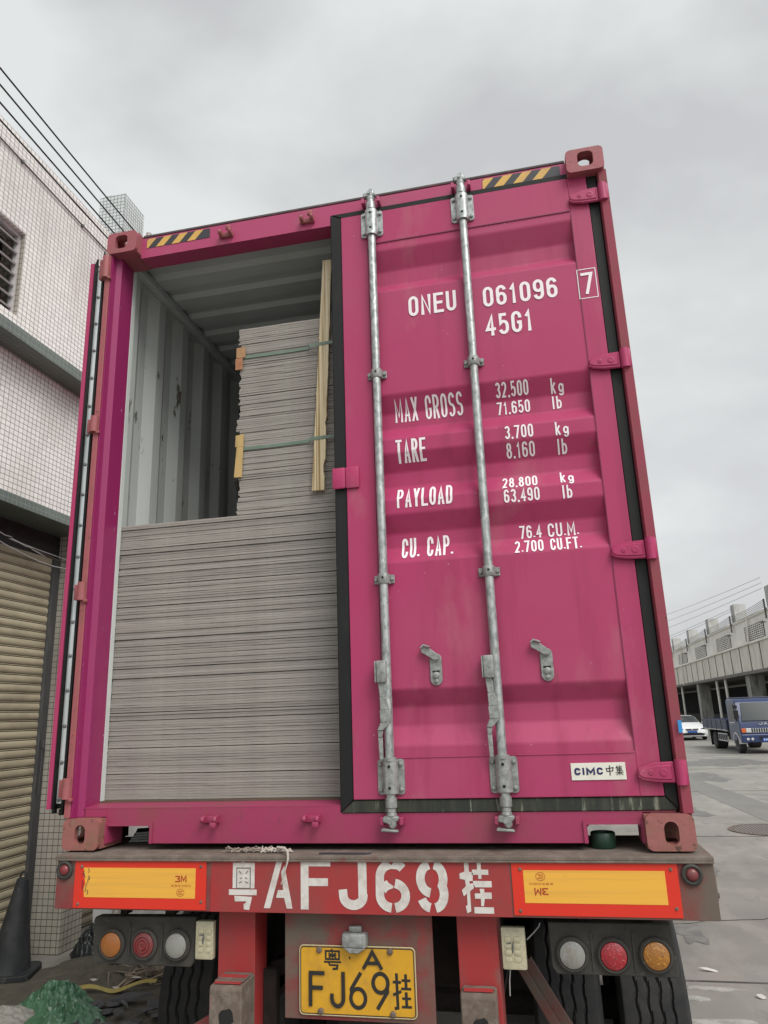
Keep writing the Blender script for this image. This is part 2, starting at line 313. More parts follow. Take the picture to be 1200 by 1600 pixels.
class MB:
    def __init__(self):
        self.bm = bmesh.new()
    def _merge(self, t):
        me = bpy.data.meshes.new('t'); t.to_mesh(me); t.free(); self.bm.from_mesh(me); bpy.data.meshes.remove(me)
    def box(self, x0, x1, y0, y1, z0, z1, bev=0.0, mat=None):
        t = bmesh.new()
        bmesh.ops.create_cube(t, size=1, matrix=Matrix.Translation(((x0 + x1) / 2, (y0 + y1) / 2, (z0 + z1) / 2)) @ Matrix.Diagonal((x1 - x0, y1 - y0, z1 - z0, 1)))
        if bev:
            bmesh.ops.bevel(t, geom=t.edges[:], offset=bev, segments=2, affect='EDGES', profile=.5)
        if mat is not None:
            bmesh.ops.transform(t, matrix=mat, verts=t.verts)
        self._merge(t)
        return self
    def prism(self, pts, axis, a0, a1, bev=0.0, mat=None):
        t = bmesh.new()
        def P(u, v, a):
            return {'x': (a, u, v), 'y': (u, a, v), 'z': (u, v, a)}[axis]
        A = [t.verts.new(P(u, v, a0)) for u, v in pts]
        B = [t.verts.new(P(u, v, a1)) for u, v in pts]
        n = len(pts)
        t.faces.new(A); t.faces.new(B[::-1])
        for i in range(n):
            t.faces.new((A[i], B[i], B[(i + 1) % n], A[(i + 1) % n]))
        bmesh.ops.recalc_face_normals(t, faces=t.faces[:])
        if bev:
            bmesh.ops.bevel(t, geom=t.edges[:], offset=bev, segments=1, affect='EDGES')
        bmesh.ops.triangulate(t, faces=[f for f in t.faces if len(f.verts) > 4])
        if mat is not None:
            bmesh.ops.transform(t, matrix=mat, verts=t.verts)
        self._merge(t)
        return self
    def tube(self, path, r, seg=8, caps=True, flat=1.0):
        path = [Vector(p) for p in path]
        n = len(path)
        rr = r if isinstance(r, (list, tuple)) else [r] * n
        bm = self.bm
        rings = []
        up = None
        for i, p in enumerate(path):
            d = (path[min(i + 1, n - 1)] - path[max(i - 1, 0)])
            if d.length < 1e-9: d = Vector((0, 0, 1))
            d.normalize()
            if up is None:
                up = Vector((0, 0, 1)) if abs(d.z) < .9 else Vector((1, 0, 0))
            a = d.cross(up)
            if a.length < 1e-5: a = d.cross(Vector((0, 1, 0)))
            a.normalize()
            b = a.cross(d).normalized(); up = b
            rings.append([bm.verts.new(p + (a * math.cos(2 * PI * k / seg) + b * math.sin(2 * PI * k / seg) * flat) * rr[i]) for k in range(seg)])
        for i in range(n - 1):
            for k in range(seg):
                bm.faces.new((rings[i][k], rings[i + 1][k], rings[i + 1][(k + 1) % seg], rings[i][(k + 1) % seg]))
        if caps:
            bm.faces.new(rings[0]); bm.faces.new(rings[-1][::-1])
        return self
    def cyl(self, p0, p1, r, seg=16, r2=None):
        return self.tube([p0, p1], [r, r if r2 is None else r2], seg)
    def lathe(self, prof, mat, seg=32, close=True):
        """prof = (radius, height) along local z, placed by mat"""
        bm = self.bm
        rings = []
        for r, h in prof:
            rings.append([bm.verts.new(mat @ Vector((r * math.cos(2 * PI * k / seg), r * math.sin(2 * PI * k / seg), h))) for k in range(seg)])
        for i in range(len(rings) - 1):
            for k in range(seg):
                bm.faces.new((rings[i][k], rings[i][(k + 1) % seg], rings[i + 1][(k + 1) % seg], rings[i + 1][k]))
        if close:
            bm.faces.new(rings[0][::-1]); bm.faces.new(rings[-1])
        return self
    def grid(self, nu, nv, f, closeu=False):
        bm = self.bm
        V = [[bm.verts.new(f(i / nu, j / nv)) for j in range(nv + 1)] for i in range(nu if closeu else nu + 1)]
        for i in range(nu):
            for j in range(nv):
                a, b = V[i], V[(i + 1) % len(V)]
                bm.faces.new((a[j], b[j], b[j + 1], a[j + 1]))
        return self
    def strip(self, pts, axis_vec):
        """extrude a polyline sideways"""
        bm = self.bm
        a = Vector(axis_vec)
        A = [bm.verts.new(Vector(p)) for p in pts]; B = [bm.verts.new(Vector(p) + a) for p in pts]
        for i in range(len(pts) - 1):
            bm.faces.new((A[i], A[i + 1], B[i + 1], B[i]))
        return self
    def ring(self, outer, inner, mat, th):
        """plate between two loops of equal length (local xy), thickness th along local z"""
        bm = self.bm
        n = len(outer)
        mk = lambda L, z: [bm.verts.new(mat @ Vector((u, v, z))) for u, v in L]
        o0, i0, o1, i1 = mk(outer, 0), mk(inner, 0), mk(outer, th), mk(inner, th)
        for k in range(n):
            l = (k + 1) % n
            bm.faces.new((o0[k], o0[l], i0[l], i0[k])); bm.faces.new((o1[k], i1[k], i1[l], o1[l]))
            bm.faces.new((o0[k], o1[k], o1[l], o0[l])); bm.faces.new((i0[k], i0[l], i1[l], i1[k]))
        return self
    def build(self, name, mat, parent=None, smooth=None, local=False, label=None, recalc=True, kind=None):
        if recalc:
            bmesh.ops.recalc_face_normals(self.bm, faces=self.bm.faces[:])
        me = bpy.data.meshes.new(name)
        self.bm.to_mesh(me); self.bm.free()
        if mat: me.materials.append(mat)
        if smooth is not None:
            for p in me.polygons: p.use_smooth = True
            me.set_sharp_from_angle(angle=R(smooth))
        o = bpy.data.objects.new(name, me)
        C.objects.link(o)
        put(o, parent, local)
        if label: o['label'] = label
        if kind: o['kind'] = kind
        return o

def put(o, parent, local=False):
    if parent is None:
        W[o] = Matrix.Identity(4); DEPTH[o] = 0
        return
    while DEPTH.get(parent, 0) >= 2:            # thing > part > sub-part, no further
        parent = parent.parent
    DEPTH[o] = DEPTH.get(parent, 0) + 1
    o.parent = parent
    if local:
        o.matrix_parent_inverse = Matrix.Identity(4); W[o] = W[parent].copy()
    else:
        o.matrix_parent_inverse = W[parent].inverted(); W[o] = Matrix.Identity(4)

def tag(o, label, cat, group=None):
    o['label'] = label; o['category'] = cat
    if group: o['group'] = group
    return o

def thing(name, label, cat, loc=(0, 0, 0), rz=0.0, group=None, rot=None):
    o = bpy.data.objects.new(name, None)
    o.empty_display_size = .1
    o.location = loc
    o.rotation_euler = rot if rot else (0, 0, rz)
    C.objects.link(o)
    W[o] = Matrix.LocRotScale(Vector(loc), o.rotation_euler, None)
    return tag(o, label, cat, group)

def struct(o):
    o['kind'] = 'structure'
    return o

def rrect(x0, x1, y0, y1, r, n=6):
    P = []
    for cx, cy, a in ((x1 - r, y1 - r, 0), (x0 + r, y1 - r, 90), (x0 + r, y0 + r, 180), (x1 - r, y0 + r, 270)):
        for k in range(n + 1):
            t = R(a + 90 * k / n); P.append((cx + r * math.cos(t), cy + r * math.sin(t)))
    return P

def mat_axes(o, ex, ey, ez):
    m = Matrix.Identity(4)
    for i in range(3):
        m[i][0] = ex[i]; m[i][1] = ey[i]; m[i][2] = ez[i]; m[i][3] = o[i]
    return m
def face_y(y, into=1):                          # local x -> X, local y -> Z, thickness -> +Y
    return mat_axes((0, y, 0), (1, 0, 0), (0, 0, 1), (0, into, 0))

# ---- stroke lettering
def arc(cx, cy, rx, ry, a0, a1, n=8):
    return [(cx + rx * math.cos(R(a0 + (a1 - a0) * k / n)), cy + ry * math.sin(R(a0 + (a1 - a0) * k / n))) for k in range(n + 1)]
TOPR = arc(.5, .76, .5, .24, 0, 180); TOPL = TOPR[::-1]; BOT = arc(.5, .24, .5, .24, 180, 360); BOTR = BOT[::-1]
_o = TOPR + BOT + [TOPR[0]]
_6 = arc(.5, .76, .5, .24, 8, 180) + BOT + [(1, .36)] + arc(.5, .36, .5, .22, 0, 180)
GL = {
    'O': [_o], '0': [_o], 'C': [[(1, .68)] + TOPR + BOT + [(1, .32)]], 'G': [[(1, .70)] + TOPR + BOT + [(1, .46), (.55, .46)]],
    'U': [[(0, 1)] + BOT + [(1, 1)]], 'J': [[(1, 1)] + BOTR + [(0, .32)]],
    'D': [[(0, 0), (0, 1), (.5, 1)] + arc(.5, .74, .5, .26, 90, 0) + arc(.5, .26, .5, .26, 0, -90) + [(0, 0)]],
    '6': [_6], '9': [[(1 - x, 1 - y) for x, y in _6]],
    '8': [arc(.5, .77, .42, .23, -90, 270, 16), arc(.5, .27, .5, .27, 90, 450, 16)],
    '3': [arc(.5, .77, .5, .23, 160, -75) + [(.42, .54)], [(.42, .54)] + arc(.5, .27, .5, .27, 70, -165)],
    '5': [[(.95, 1), (.1, 1), (.06, .52), (.3, .62)] + arc(.5, .38, .5, .24, 90, 0) + arc(.5, .24, .5, .24, 0, -165)],
    'S': [arc(.5, .77, .5, .23, 15, 180) + arc(.5, .75, .5, .22, 180, 262) + arc(.5, .28, .5, .26, 82, 0) + arc(.5, .24, .5, .24, 0, -165)],
    '2': [arc(.5, .76, .5, .24, 170, 0) + [(.93, .58), (.02, .0), (1, 0)]],
    '1': [[(.18, .80), (.62, 1), (.62, 0)]], '4': [[(.74, 0), (.74, 1), (0, .27), (1, .27)]], '7': [[(0, 1), (1, 1), (.38, 0)]],
    'A': [[(0, 0), (.5, 1), (1, 0)], [(.16, .28), (.84, .28)]], 'N': [[(0, 0), (0, 1), (1, 0), (1, 1)]], 'M': [[(0, 0), (0, 1), (.5, .25), (1, 1), (1, 0)]],
    'X': [[(0, 0), (1, 1)], [(0, 1), (1, 0)]], 'E': [[(1, 1), (0, 1), (0, 0), (1, 0)], [(0, .52), (.85, .52)]], 'F': [[(1, 1), (0, 1), (0, 0)], [(0, .53), (.85, .53)]],
    'L': [[(0, 1), (0, 0), (1, 0)]], 'T': [[(0, 1), (1, 1)], [(.5, 1), (.5, 0)]], 'I': [[(.5, 0), (.5, 1)]],
    'P': [[(0, 0), (0, 1), (.5, 1)] + arc(.5, .75, .5, .25, 90, -90) + [(0, .5)]], 'R': [[(0, 0), (0, 1), (.5, 1)] + arc(.5, .76, .5, .24, 90, -90) + [(0, .52)], [(.5, .52), (1, 0)]],
    'Y': [[(0, 1), (.5, .45), (.5, 0)], [(1, 1), (.5, .45)]],
    'k': [[(.1, 0), (.1, 1)], [(.9, .68), (.1, .28)], [(.35, .42), (.95, 0)]], 'l': [[(.5, 0), (.5, 1)]],
    'b': [[(0, 0), (0, 1)], arc(.45, .34, .5, .33, 160, -160, 14)], 'g': [arc(.45, .38, .45, .30, 20, 340, 14), [(.95, .68), (.95, -.02)] + arc(.5, -.02, .45, .2, 0, -165)],
    '.': [[(.5, 0), (.5, .11)]], ',': [[(.6, .09), (.35, -.10)]],
}
def stroke(bm, pts, wd, y=0.0):
    """mitred ribbon in the xz plane; y grows slightly so ribbons never share a plane"""
    P = [Vector((p[0], p[1])) for p in pts]
    Q = [P[0]]
    for p in P[1:]:
        if (p - Q[-1]).length > 1e-5: Q.append(p)
    closed = (Q[0] - Q[-1]).length < 1e-5
    if closed: Q = Q[:-1]
    n = len(Q)
    L = []
    for i in range(n):
        a = Q[i - 1] if (closed or i > 0) else None
        b = Q[(i + 1) % n] if (closed or i < n - 1) else None
        d1 = (Q[i] - a).normalized() if a is not None else None
        d2 = (b - Q[i]).normalized() if b is not None else None
        if d1 is None: d1 = d2
        if d2 is None: d2 = d1
        n1, n2 = Vector((-d1.y, d1.x)), Vector((-d2.y, d2.x))
        m = n1 + n2
        m = n1 if m.length < 1e-4 else m.normalized()
        k = min(1 / max(m.dot(n1), .25), 1.9)
        o = m * (wd / 2 * k)
        L.append((Q[i] + o, Q[i] - o))
    va = [(bm.verts.new((a.x, y - 4e-5 * i, a.y)), bm.verts.new((b.x, y - 4e-5 * i, b.y))) for i, (a, b) in enumerate(L)]
    for i in range(n if closed else n - 1):
        j = (i + 1) % n
        bm.faces.new((va[i][0], va[i][1], va[j][1], va[j][0]))

def letters(bm, text, x0, x1, z0, z1, wd, gap=0.27, wmap=None, y=0.0):
    """fit text in the box; wd = stroke width"""
    wm = {'.': .25, ',': .3, 'l': .25, 'I': .3, '1': .75, ' ': .7, 'M': 1.25, 'k': .95}
    if wmap: wm.update(wmap)
    u = sum(wm.get(c, 1) for c in text) + gap * (len(text) - 1)
    s = (x1 - x0) / u
    x = x0
    k = 0
    for c in text:
        ww = wm.get(c, 1) * s
        for st in GL.get(c, []):
            ix0, ix1, iz0, iz1 = x + wd / 2, x + ww - wd / 2, z0 + wd / 2, z1 - wd / 2
            if c in 'lI.': ix0 = ix1 = x + ww / 2
            if ix1 < ix0: ix0 = ix1 = x + ww / 2
            pts = [(ix0 + px * (ix1 - ix0), iz0 + pz * (iz1 - iz0)) for px, pz in st]
            if c in 'lI1FENMTPRYkbAX4J7UL':      # straight ends reach the cap line
                e = wd / 2
                def ext(a, b):
                    d = Vector((a[0] - b[0], a[1] - b[1])); d.normalize(); return (a[0] + d.x * e, a[1] + d.y * e)
                if pts[0] != pts[-1] and len(pts) > 1: pts = [ext(pts[0], pts[1])] + pts[1:-1] + [ext(pts[-1], pts[-2])]
            k += 1
            stroke(bm, pts, wd, y - .0009 * (k % 2))
        x += ww + gap * s

def font_mesh(text, x0, x1, z0, z1, y, bold=0.0, flip=False):
    cu = bpy.data.curves.new('t', 'FONT'); cu.body = text; cu.offset = bold; cu.resolution_u = 3
    o = bpy.data.objects.new('t', cu); C.objects.link(o)
    dg = bpy.context.evaluated_depsgraph_get(); dg.update()
    me = bpy.data.meshes.new_from_object(o.evaluated_get(dg))
    bm = bmesh.new(); bm.from_mesh(me)
    bpy.data.objects.remove(o); bpy.data.curves.remove(cu); bpy.data.meshes.remove(me)
    if not bm.verts: return bm
    xs = [v.co.x for v in bm.verts]; ys = [v.co.y for v in bm.verts]
    a, b, c, d = min(xs), max(xs), min(ys), max(ys)
    for v in bm.verts:
        u, q = (v.co.x - a) / (b - a), (v.co.y - c) / (d - c)
        if flip: u, q = 1 - u, 1 - q
        v.co = (x0 + u * (x1 - x0), y, z0 + q * (z1 - z0))
    return bm

# ================================================================== setting: the yard
g = MB()
g.box(-400, 400, -60, 900, GZ - .3, GZ)
struct(g.build('ground', m_ground))
j = MB()
for y in (3.40, 9.77, 16.1, 22.5, 29, 35.5):
    j.box(2.3, 22, y - .012, y + .012, GZ, GZ + .004)
for x in (12.4,):
    j.box(x - .012, x + .012, -2, 60, GZ, GZ + .0045)
struct(j.build('ground_joints', m_joint))
p = MB()
p.prism([(5.30, 11.19), (5.05, 16.3), (4.3, 32), (5.2, 32), (5.60, 18.6), (5.95, 13.4), (6.6, 9.9), (6.0, 9.6)], 'z', GZ, GZ + .004)
struct(p.build('pavement_strip', m_groundp))
def blob(cx, cy, rx, ry, seed, n=40, amp=.45):
    P = []
    for k in range(n):
        t = 2 * PI * k / n
        q = 1 + amp * noise.noise(Vector((math.cos(t) * 1.7 + seed, math.sin(t) * 1.7, seed * .7))) + .25 * amp * noise.noise(Vector((math.cos(t) * 7 + seed, math.sin(t) * 7, seed)))
        P.append((cx + rx * q * math.cos(t), cy + ry * q * math.sin(t)))
    return P
for k, (cx, cy, rx, ry) in enumerate(((2.86, 2.60, .22, .10), (2.70, 3.05, .14, .05), (2.83, 5.6, .16, .12), (2.9, 3.25, .2, .035))):
    b = MB(); b.prism(blob(cx, cy, rx, ry, k * 3.1 + 1), 'z', GZ, GZ + .0055)
    struct(b.build('ground_stain', m_spill))
m_oil = M('oil_stain', (0.125, 0.12, 0.11), .55, 0, [((.20, .195, .178), 5, .45, .66, 8)])
for k, (cx, cy, rx, ry) in enumerate(((3.35, 7.3, .30, .55), (4.1, 12.6, .5, .8), (5.6, 20, .8, 1.6), (3.0, 4.6, .12, .25), (7.2, 25, 1.4, 1.6))):
    b = MB(); b.prism(blob(cx, cy, rx, ry, k * 2.3 + 9, 60, .7), 'z', GZ, GZ + .0035)
    struct(b.build('ground_stain', m_oil))
b = MB(); b.tube([(2.9 + .16 * k + .05 * noise.noise(Vector((k * .9, 1, 1))), 4.9 + .05 * k + .18 * noise.noise(Vector((k * .7, 5, 2))), GZ) for k in range(20)], .007, 5)
struct(b.build('ground_crack', m_joint))

# ================================================================== the container
cont = thing('shipping_container', 'magenta high shipping container on red trailer, left door open on stacked grey boards', 'container', (1.219, .02, 0))
LEN = 12.19
SPEC = []
# corner castings: hollow, with stadium holes
def stad(cx, cy, w_, h_, n=6):
    return rrect(cx - w_ / 2, cx + w_ / 2, cy - h_ / 2, cy + h_ / 2, min(w_, h_) / 2 - .0005, n)
def casting(x0, z0, left, top):
    b = MB()
    x1, z1 = x0 + .162, z0 + .118
    r = .022
    cx = x0 + (.078 if left else .084)
    hole = stad(cx, z0 + .057, .048, .076) if not top else rrect(cx - .034, cx + .034, z0 + .024, z0 + .100, .022)
    t = .024
    b.ring(rrect(x0, x1, z0, z1, r), hole, face_y(0), t)
    if not left and not top: b.box(x0 + t, x1 - t, .12, .17, z0 + t, z1 - t)
    # side walls with holes on the outer side
    xo, xi = (x0, x1 - t) if left else (x1 - t, x0)
    b.ring(rrect(t, .178, z0 + .002, z1 - .002, .006), stad(.092, z0 + .059, .07, .05), mat_axes((xo, 0, 0), (0, 1, 0), (0, 0, 1), (1, 0, 0)), t)
    b.box(xi + (0 if left else .001), xi + t - (0.001 if left else 0), t, .178, z0 + .003, z1 - .003)
    zt, zb = z1 - t, z0
    hz, pz = (zt, zb) if top else (zb, zt)
    b.ring(rrect(x0 + t, x1 - t, t, .178, .004), stad((x0 + x1) / 2, .10, .06, .10), mat_axes((0, 0, hz + .001), (1, 0, 0), (0, 1, 0), (0, 0, 1)), t - .002)
    b.box(x0 + t, x1 - t, t, .178, pz + .001, pz + t - .001)
    o = b.build('corner_casting', m_castt if top else m_cast, cont, smooth=40)
    return o
casting(0, -.002, True, False); casting(2.276, -.002, False, False)
casting(0, 2.778, True, True); casting(2.276, 2.778, False, True)
for x0 in (0, 2.276):
    for z0 in (0, 2.778):
        MB().box(x0, x0 + .162, LEN - .178, LEN, z0, z0 + .118, bev=.008).build('corner_casting', m_cast, cont)
# rear posts
b = MB()
b.prism([(-.002, .012), (.030, .012), (.030, .048), (.040, .052), (.056, .058), (.056, .165), (.002, .165)], 'z', .117, 2.777)
b.build('corner_post', m_post, cont)
MB().box(-.004, .024, .004, .011, .118, 2.776, bev=.003).build('post_edge', m_faded, cont)
b = MB()
b.prism([(2.410, .024), (2.442, .012), (2.440, .165), (2.385, .165), (2.404, .06)], 'z', .117, 2.777)
b.build('corner_post', m_rpost, cont)
MB().box(2.428, 2.441, .005, .0105, .385, .428).build('tape_patch', m_bluetape, cont)
# header (box beam with a grimy roof edge) and sill with fork pockets
b = MB()
b.prism([(.055, 2.762), (.055, 2.876), (.075, 2.886), (.165, 2.886), (.165, 2.774)], 'x', .161, 2.277)
b.build('header', m_header, cont)
MB().box(.163, 2.275, .060, .19, 2.8865, 2.900, bev=.004).build('roof_edge', m_rim, cont)
zt = .147
out_ = [(.161, .016), (.171, .016), (.171, .072)] + [(.181, .082)] + [(.349, .082), (.359, .072), (.359, .016), (2.081, .016), (2.081, .068), (2.091, .078), (2.255, .078), (2.265, .068), (2.265, .016), (2.277, .016), (2.277, zt), (.161, zt)]
b = MB(); b.prism(out_, 'y', .055, .165)
b.prism([(.055, zt + .0005), (.055, zt + .004), (.165, .160), (.165, zt + .0005)], 'x', .045, 2.395)
b.box(.061, .160, .0555, .165, .117, .1465); b.box(2.278, 2.39, .0555, .165, .117, .1465)
sill = b.build('sill', m_sill, cont)
for a, c, h in ((.171, .359, .082), (2.081, 2.265, .078)):
    f = MB()
    f.prism([(a - .014, .016), (a - .014, h + .012), (c + .014, h + .012), (c + .014, .016), (c + .002, .016), (c + .002, h), (a - .002, h), (a - .002, .016)], 'y', .047, .0545)
    f.build('pocket_rim', m_sill, sill)
# side walls: trapezoid corrugation, seen from inside
def corr_path(y0, y1):
    P = []
    y = y0
    P.append((y0 - .05, 0)); 
    while y < y1 - .3:
        P += [(y, 0), (y + .068, 1), (y + .138, 1), (y + .206, 0)]
        y += .278
    P.append((y1, 0))
    return P
cp = corr_path(.27, LEN - .15)
b = MB()
b.strip([(.036 - d * .033, y, .16) for y, d in cp], (0, 0, 2.64))
b.build('side_wall', m_inner, cont)
b = MB(); b.strip([(.002 - d * .033 + .0305, y, .16) for y, d in cp], (0, 0, 2.64)); b.build('side_panel', m_door, cont)
b = MB()
b.strip([(2.402 + d * .033, y, .16) for y, d in cp], (0, 0, 2.64))
b.build('side_wall', m_inner, cont)
b = MB(); b.strip([(2.4055 + d * .033, y, .16) for y, d in cp], (0, 0, 2.64)); b.build('side_panel', m_door, cont)
# lining strip just inside the left post
b = MB()
b.prism([(.040, .166), (.055, .172), (.055, .20), (.037, .225), (.034, .225)], 'z', .165, 2.79)
b.build('lining_strip', m_lining, cont)
# roof: transverse corrugation
b = MB()
P = []
y = .19
while y < LEN - .2:
    P += [(y, 0), (y + .06, 0), (y + .085, .022), (y + .145, .022), (y + .17, 0)]
    y += .209
b.strip([(.03, yy, 2.835 + d) for yy, d in P], (2.378, 0, 0))
b.build('roof', m_roofin, cont)
MB().box(.02, 2.418, .191, LEN - .18, 2.868, 2.880).build('roof_skin', m_door, cont)
b = MB(); b.box(.03, .075, .19, LEN - .2, 2.79, 2.834, bev=.006); b.box(2.363, 2.408, .19, LEN - .2, 2.79, 2.834, bev=.006)
b.box(.0, .0295, .19, LEN - .2, 2.79, 2.867); b.box(2.4085, 2.438, .19, LEN - .2, 2.79, 2.867)
b.build('top_rail', m_roofin, cont)
b = MB(); b.box(.004, .035, .18, LEN - .18, .03, .158); b.box(2.403, 2.434, .18, LEN - .18, .03, .158)
b.build('bottom_rail', m_door, cont)
MB().box(.040, .050, .17, .42, -.008, .131).build('pocket_side', m_under, cont)
MB().box(.036, 2.402, .166, LEN - .1, .132, .1655).build('floor', m_floor, cont)
MB().box(.03, 2.408, LEN - .09, LEN - .05, .16, 2.83).build('front_wall', m_inner, cont)
b = MB()
for k in range(38):
    y = .42 + k * .305
    b.box(.036, 2.402, y, y + .05, .034, .131)
b.build('floor_crossmember', m_under, cont)
# warning tape on the header
for x0, x1, lean in ((.192, .536, 1), (1.900, 2.250, 1)):
    z0, z1 = 2.816, 2.868
    tp = MB(); tp.box(x0, x1, .0532, .0548, z0, z1); tp = tp.build('hazard_tape', m_tblk, cont)
    q = MB()
    n = 4
    pitch = (x1 - x0) / n
    for k in range(n):
        a0, a1 = x0 + (k - .42) * pitch, x0 + (k + .08) * pitch
        sh_ = .52 * pitch
        if k == 0: pts = [(x0, z0), (a1, z0), (a1 + sh_, z1), (a0 + sh_, z1), (x0, z0 + (x0 - a0) / sh_ * (z1 - z0))]
        else: pts = [(a0, z0), (a1, z0), (a1 + sh_, z1), (a0 + sh_, z1)]
        q.prism(pts, 'y', .0524, .0531)
    q.build('hazard_stripes', m_tyel, tp)
# cam keepers
def keeper(x, z, up, mat):
    b = MB()
    s = 1 if up else -1
    b.box(x - .036, x + .036, .040, .0545, z - .012, z + .012, bev=.003)
    for dx in (-.030, .022):
        b.prism([(.052, z - .016), (.052, z + .016), (.012, z + .014 * 1), (.006, z), (.014, z - .010)], 'x', x + dx, x + dx + .015, bev=.003)
    b.box(x + .010, x + .036, .008, .03, z + s * .006, z + s * .030, bev=.006)
    b.build('cam_keeper', mat, cont, smooth=40)
for x in (.628, 1.049):
    keeper(x, 2.806, True, m_faded)
    keeper(x, .105, False, m_sill)
for x in (1.372, 1.80):
    for z, u, mt in ((2.832, True, m_header), (.098, False, m_sill)):
        for dx in (-.045, .03):
            b = MB(); b.box(x + dx, x + dx + .015, .008, .0545, z - .014, z + .014, bev=.003); b.build('cam_keeper', mt, cont)

# ------------------------------------------------------------------ right door
DY = .045
GROOVES = [(2.571, 2.481, 2.405, 2.355), (1.841, 1.762, 1.688, 1.631), (1.566, 1.488, 1.420, 1.357), (1.293, 1.216, 1.153, 1.088), (.577, .510, .436, .365)]
GD = .042
PROF = [(2.615, 0)]
for a, b_, c, d in GROOVES:
    PROF += [(a, 0), (b_, GD), (c, GD), (d, 0)]
PROF += [(.322, 0)]
def prof(z):
    if z >= PROF[0][0] or z <= PROF[-1][0]: return 0.0
    for (z1, d1), (z0, d0) in zip(PROF, PROF[1:]):
        if z0 <= z <= z1:
            return d1 + (d0 - d1) * (z1 - z) / max(z1 - z0, 1e-6)
    return 0.0
b = MB()
def pp(u, v):
    return Vector((0, 0, 0))
# corrugated sheet with rounded folds
zs = []
for z, d in PROF:
    if z in (2.615, .322): zs.append(z); continue
    zs += [z + .007, z + .0025, z - .0025, z - .007]
def profr(z):
    return sum(prof(z + k * .0022) for k in range(-3, 4)) / 7
zs = sorted(set(zs), reverse=True)
b.strip([(1.345, DY + profr(z), z) for z in zs], (.930, 0, 0))
b.box(1.219, 1.345, DY - .0015, .098, .172, 2.785, bev=.002)         # stiles
b.box(2.275, 2.357, DY - .0015, .098, .172, 2.785, bev=.002)
b.box(1.3455, 2.2745, DY - .003, .098, 2.615, 2.785, bev=.0025)       # rails
b.box(1.3455, 2.2745, DY - .003, .098, .172, .322, bev=.0025)
b.box(1.346, 2.274, .0885, .096, .323, 2.614)
door = b.build('door', m_door, cont, label='magenta right door, closed, with white lettering and two locking bars')
# seams of the welded sheet
b = MB()
b.box(1.347, 2.273, DY - .0045, DY - .0032, 2.612, 2.6165); b.box(1.3435, 1.3462, DY - .0035, DY - .0018, .33, 2.60); b.box(2.2738, 2.2765, DY - .0035, DY - .0018, .33, 2.60)
b.build('seam', M('seam_sealant', (.17, .02, .065), .5), door)
MB().box(1.347, 2.273, DY - .006, DY - .0033, .3195, .3235, bev=.0008).build('seam', m_door, door)
# gasket: a flanged rubber frame
def frame_mesh(x0, x1, z0, z1, ix0, ix1, iz0, iz1, y0, y1, bottom=True):
    b = MB()
    b.prism([(x0, z0), (x0, z1), (ix0, iz1), (ix0, iz0)], 'y', y0, y1, bev=.004)
    b.prism([(x1, z0), (x1, z1), (ix1, iz1), (ix1, iz0)], 'y', y0, y1, bev=.004)
    b.prism([(x0 + .001, z1), (x1 - .001, z1), (ix1, iz1 + .001), (ix0, iz1 + .001)], 'y', y0 + .0005, y1 - .0005, bev=.004)
    return b
frame_mesh(1.164, 2.402, .122, 2.817, 1.2195, 2.3565, .1715, 2.7855, .049, .082).build('gasket', m_rubber, door, smooth=40)
b = MB(); b.prism([(1.166, .122), (2.400, .122), (2.3565, .1705), (1.2195, .1705)], 'y', .0495, .0815, bev=.004)
b.build('gasket', m_rubber_d, door, label='mouldy green bottom run of the door gasket')
# locking bars
def bracket_big(x, z, h):
    b = MB()
    b.ring(rrect(x - .052, x + .052, z - h / 2, z + h / 2, .012, 3), stad(x, z, .002, .004, 3), face_y(.034), .0075)
    b.prism([(x - .031, .033), (x - .027, .010), (x - .014, -.002), (x + .014, -.002), (x + .027, .010), (x + .031, .033)], 'z', z - h / 2 + .003, z + h / 2 - .003, bev=.002)
    b.lathe([(.027, -.006), (.027, .006)], Matrix.Translation((x, .020, z + (h / 2 - .0) * (-1 if z > 1.5 else 1))), 18)
    for dx in (-.040, .040):
        for dz in (-.36, .36):
            b.lathe([(.0085, 0), (.0085, .007), (.005, .010)], mat_axes((x + dx, .034, z + dz * h), (1, 0, 0), (0, 0, 1), (0, -1, 0)), 6)
    o = b.build('bar_bracket', m_galv if z > 1 else m_galvd, door, smooth=35)
    q = MB()
    for dz in (-.30, .30):
        q.lathe([(.006, 0), (.006, .0012)], mat_axes((x, -.0022, z + dz * h), (1, 0, 0), (0, 0, 1), (0, -1, 0)), 10)
    q.build('grease_hole', m_dark, o)
def bracket_small(x, z):
    b = MB()
    b.prism([(x - .043, z - .018), (x + .043, z - .018), (x + .043, z + .018), (x - .043, z + .018)], 'y', .034, .0405, bev=.003)
    b.prism([(x - .027, .034), (x - .022, .010), (x - .011, -.001), (x + .011, -.001), (x + .022, .010), (x + .027, .034)], 'z', z - .021, z + .021, bev=.002)
    for dx in (-.034, .034):
        b.lathe([(.008, 0), (.008, .006), (.005, .009)], mat_axes((x + dx, .034, z), (1, 0, 0), (0, 0, 1), (0, -1, 0)), 6)
    o = b.build('bar_bracket', m_galvd, door, smooth=35)
    q = MB(); q.lathe([(.005, 0), (.005, .0012)], mat_axes((x, -.0012, z + .004), (1, 0, 0), (0, 0, 1), (0, -1, 0)), 10); q.build('grease_hole', m_dark, o)
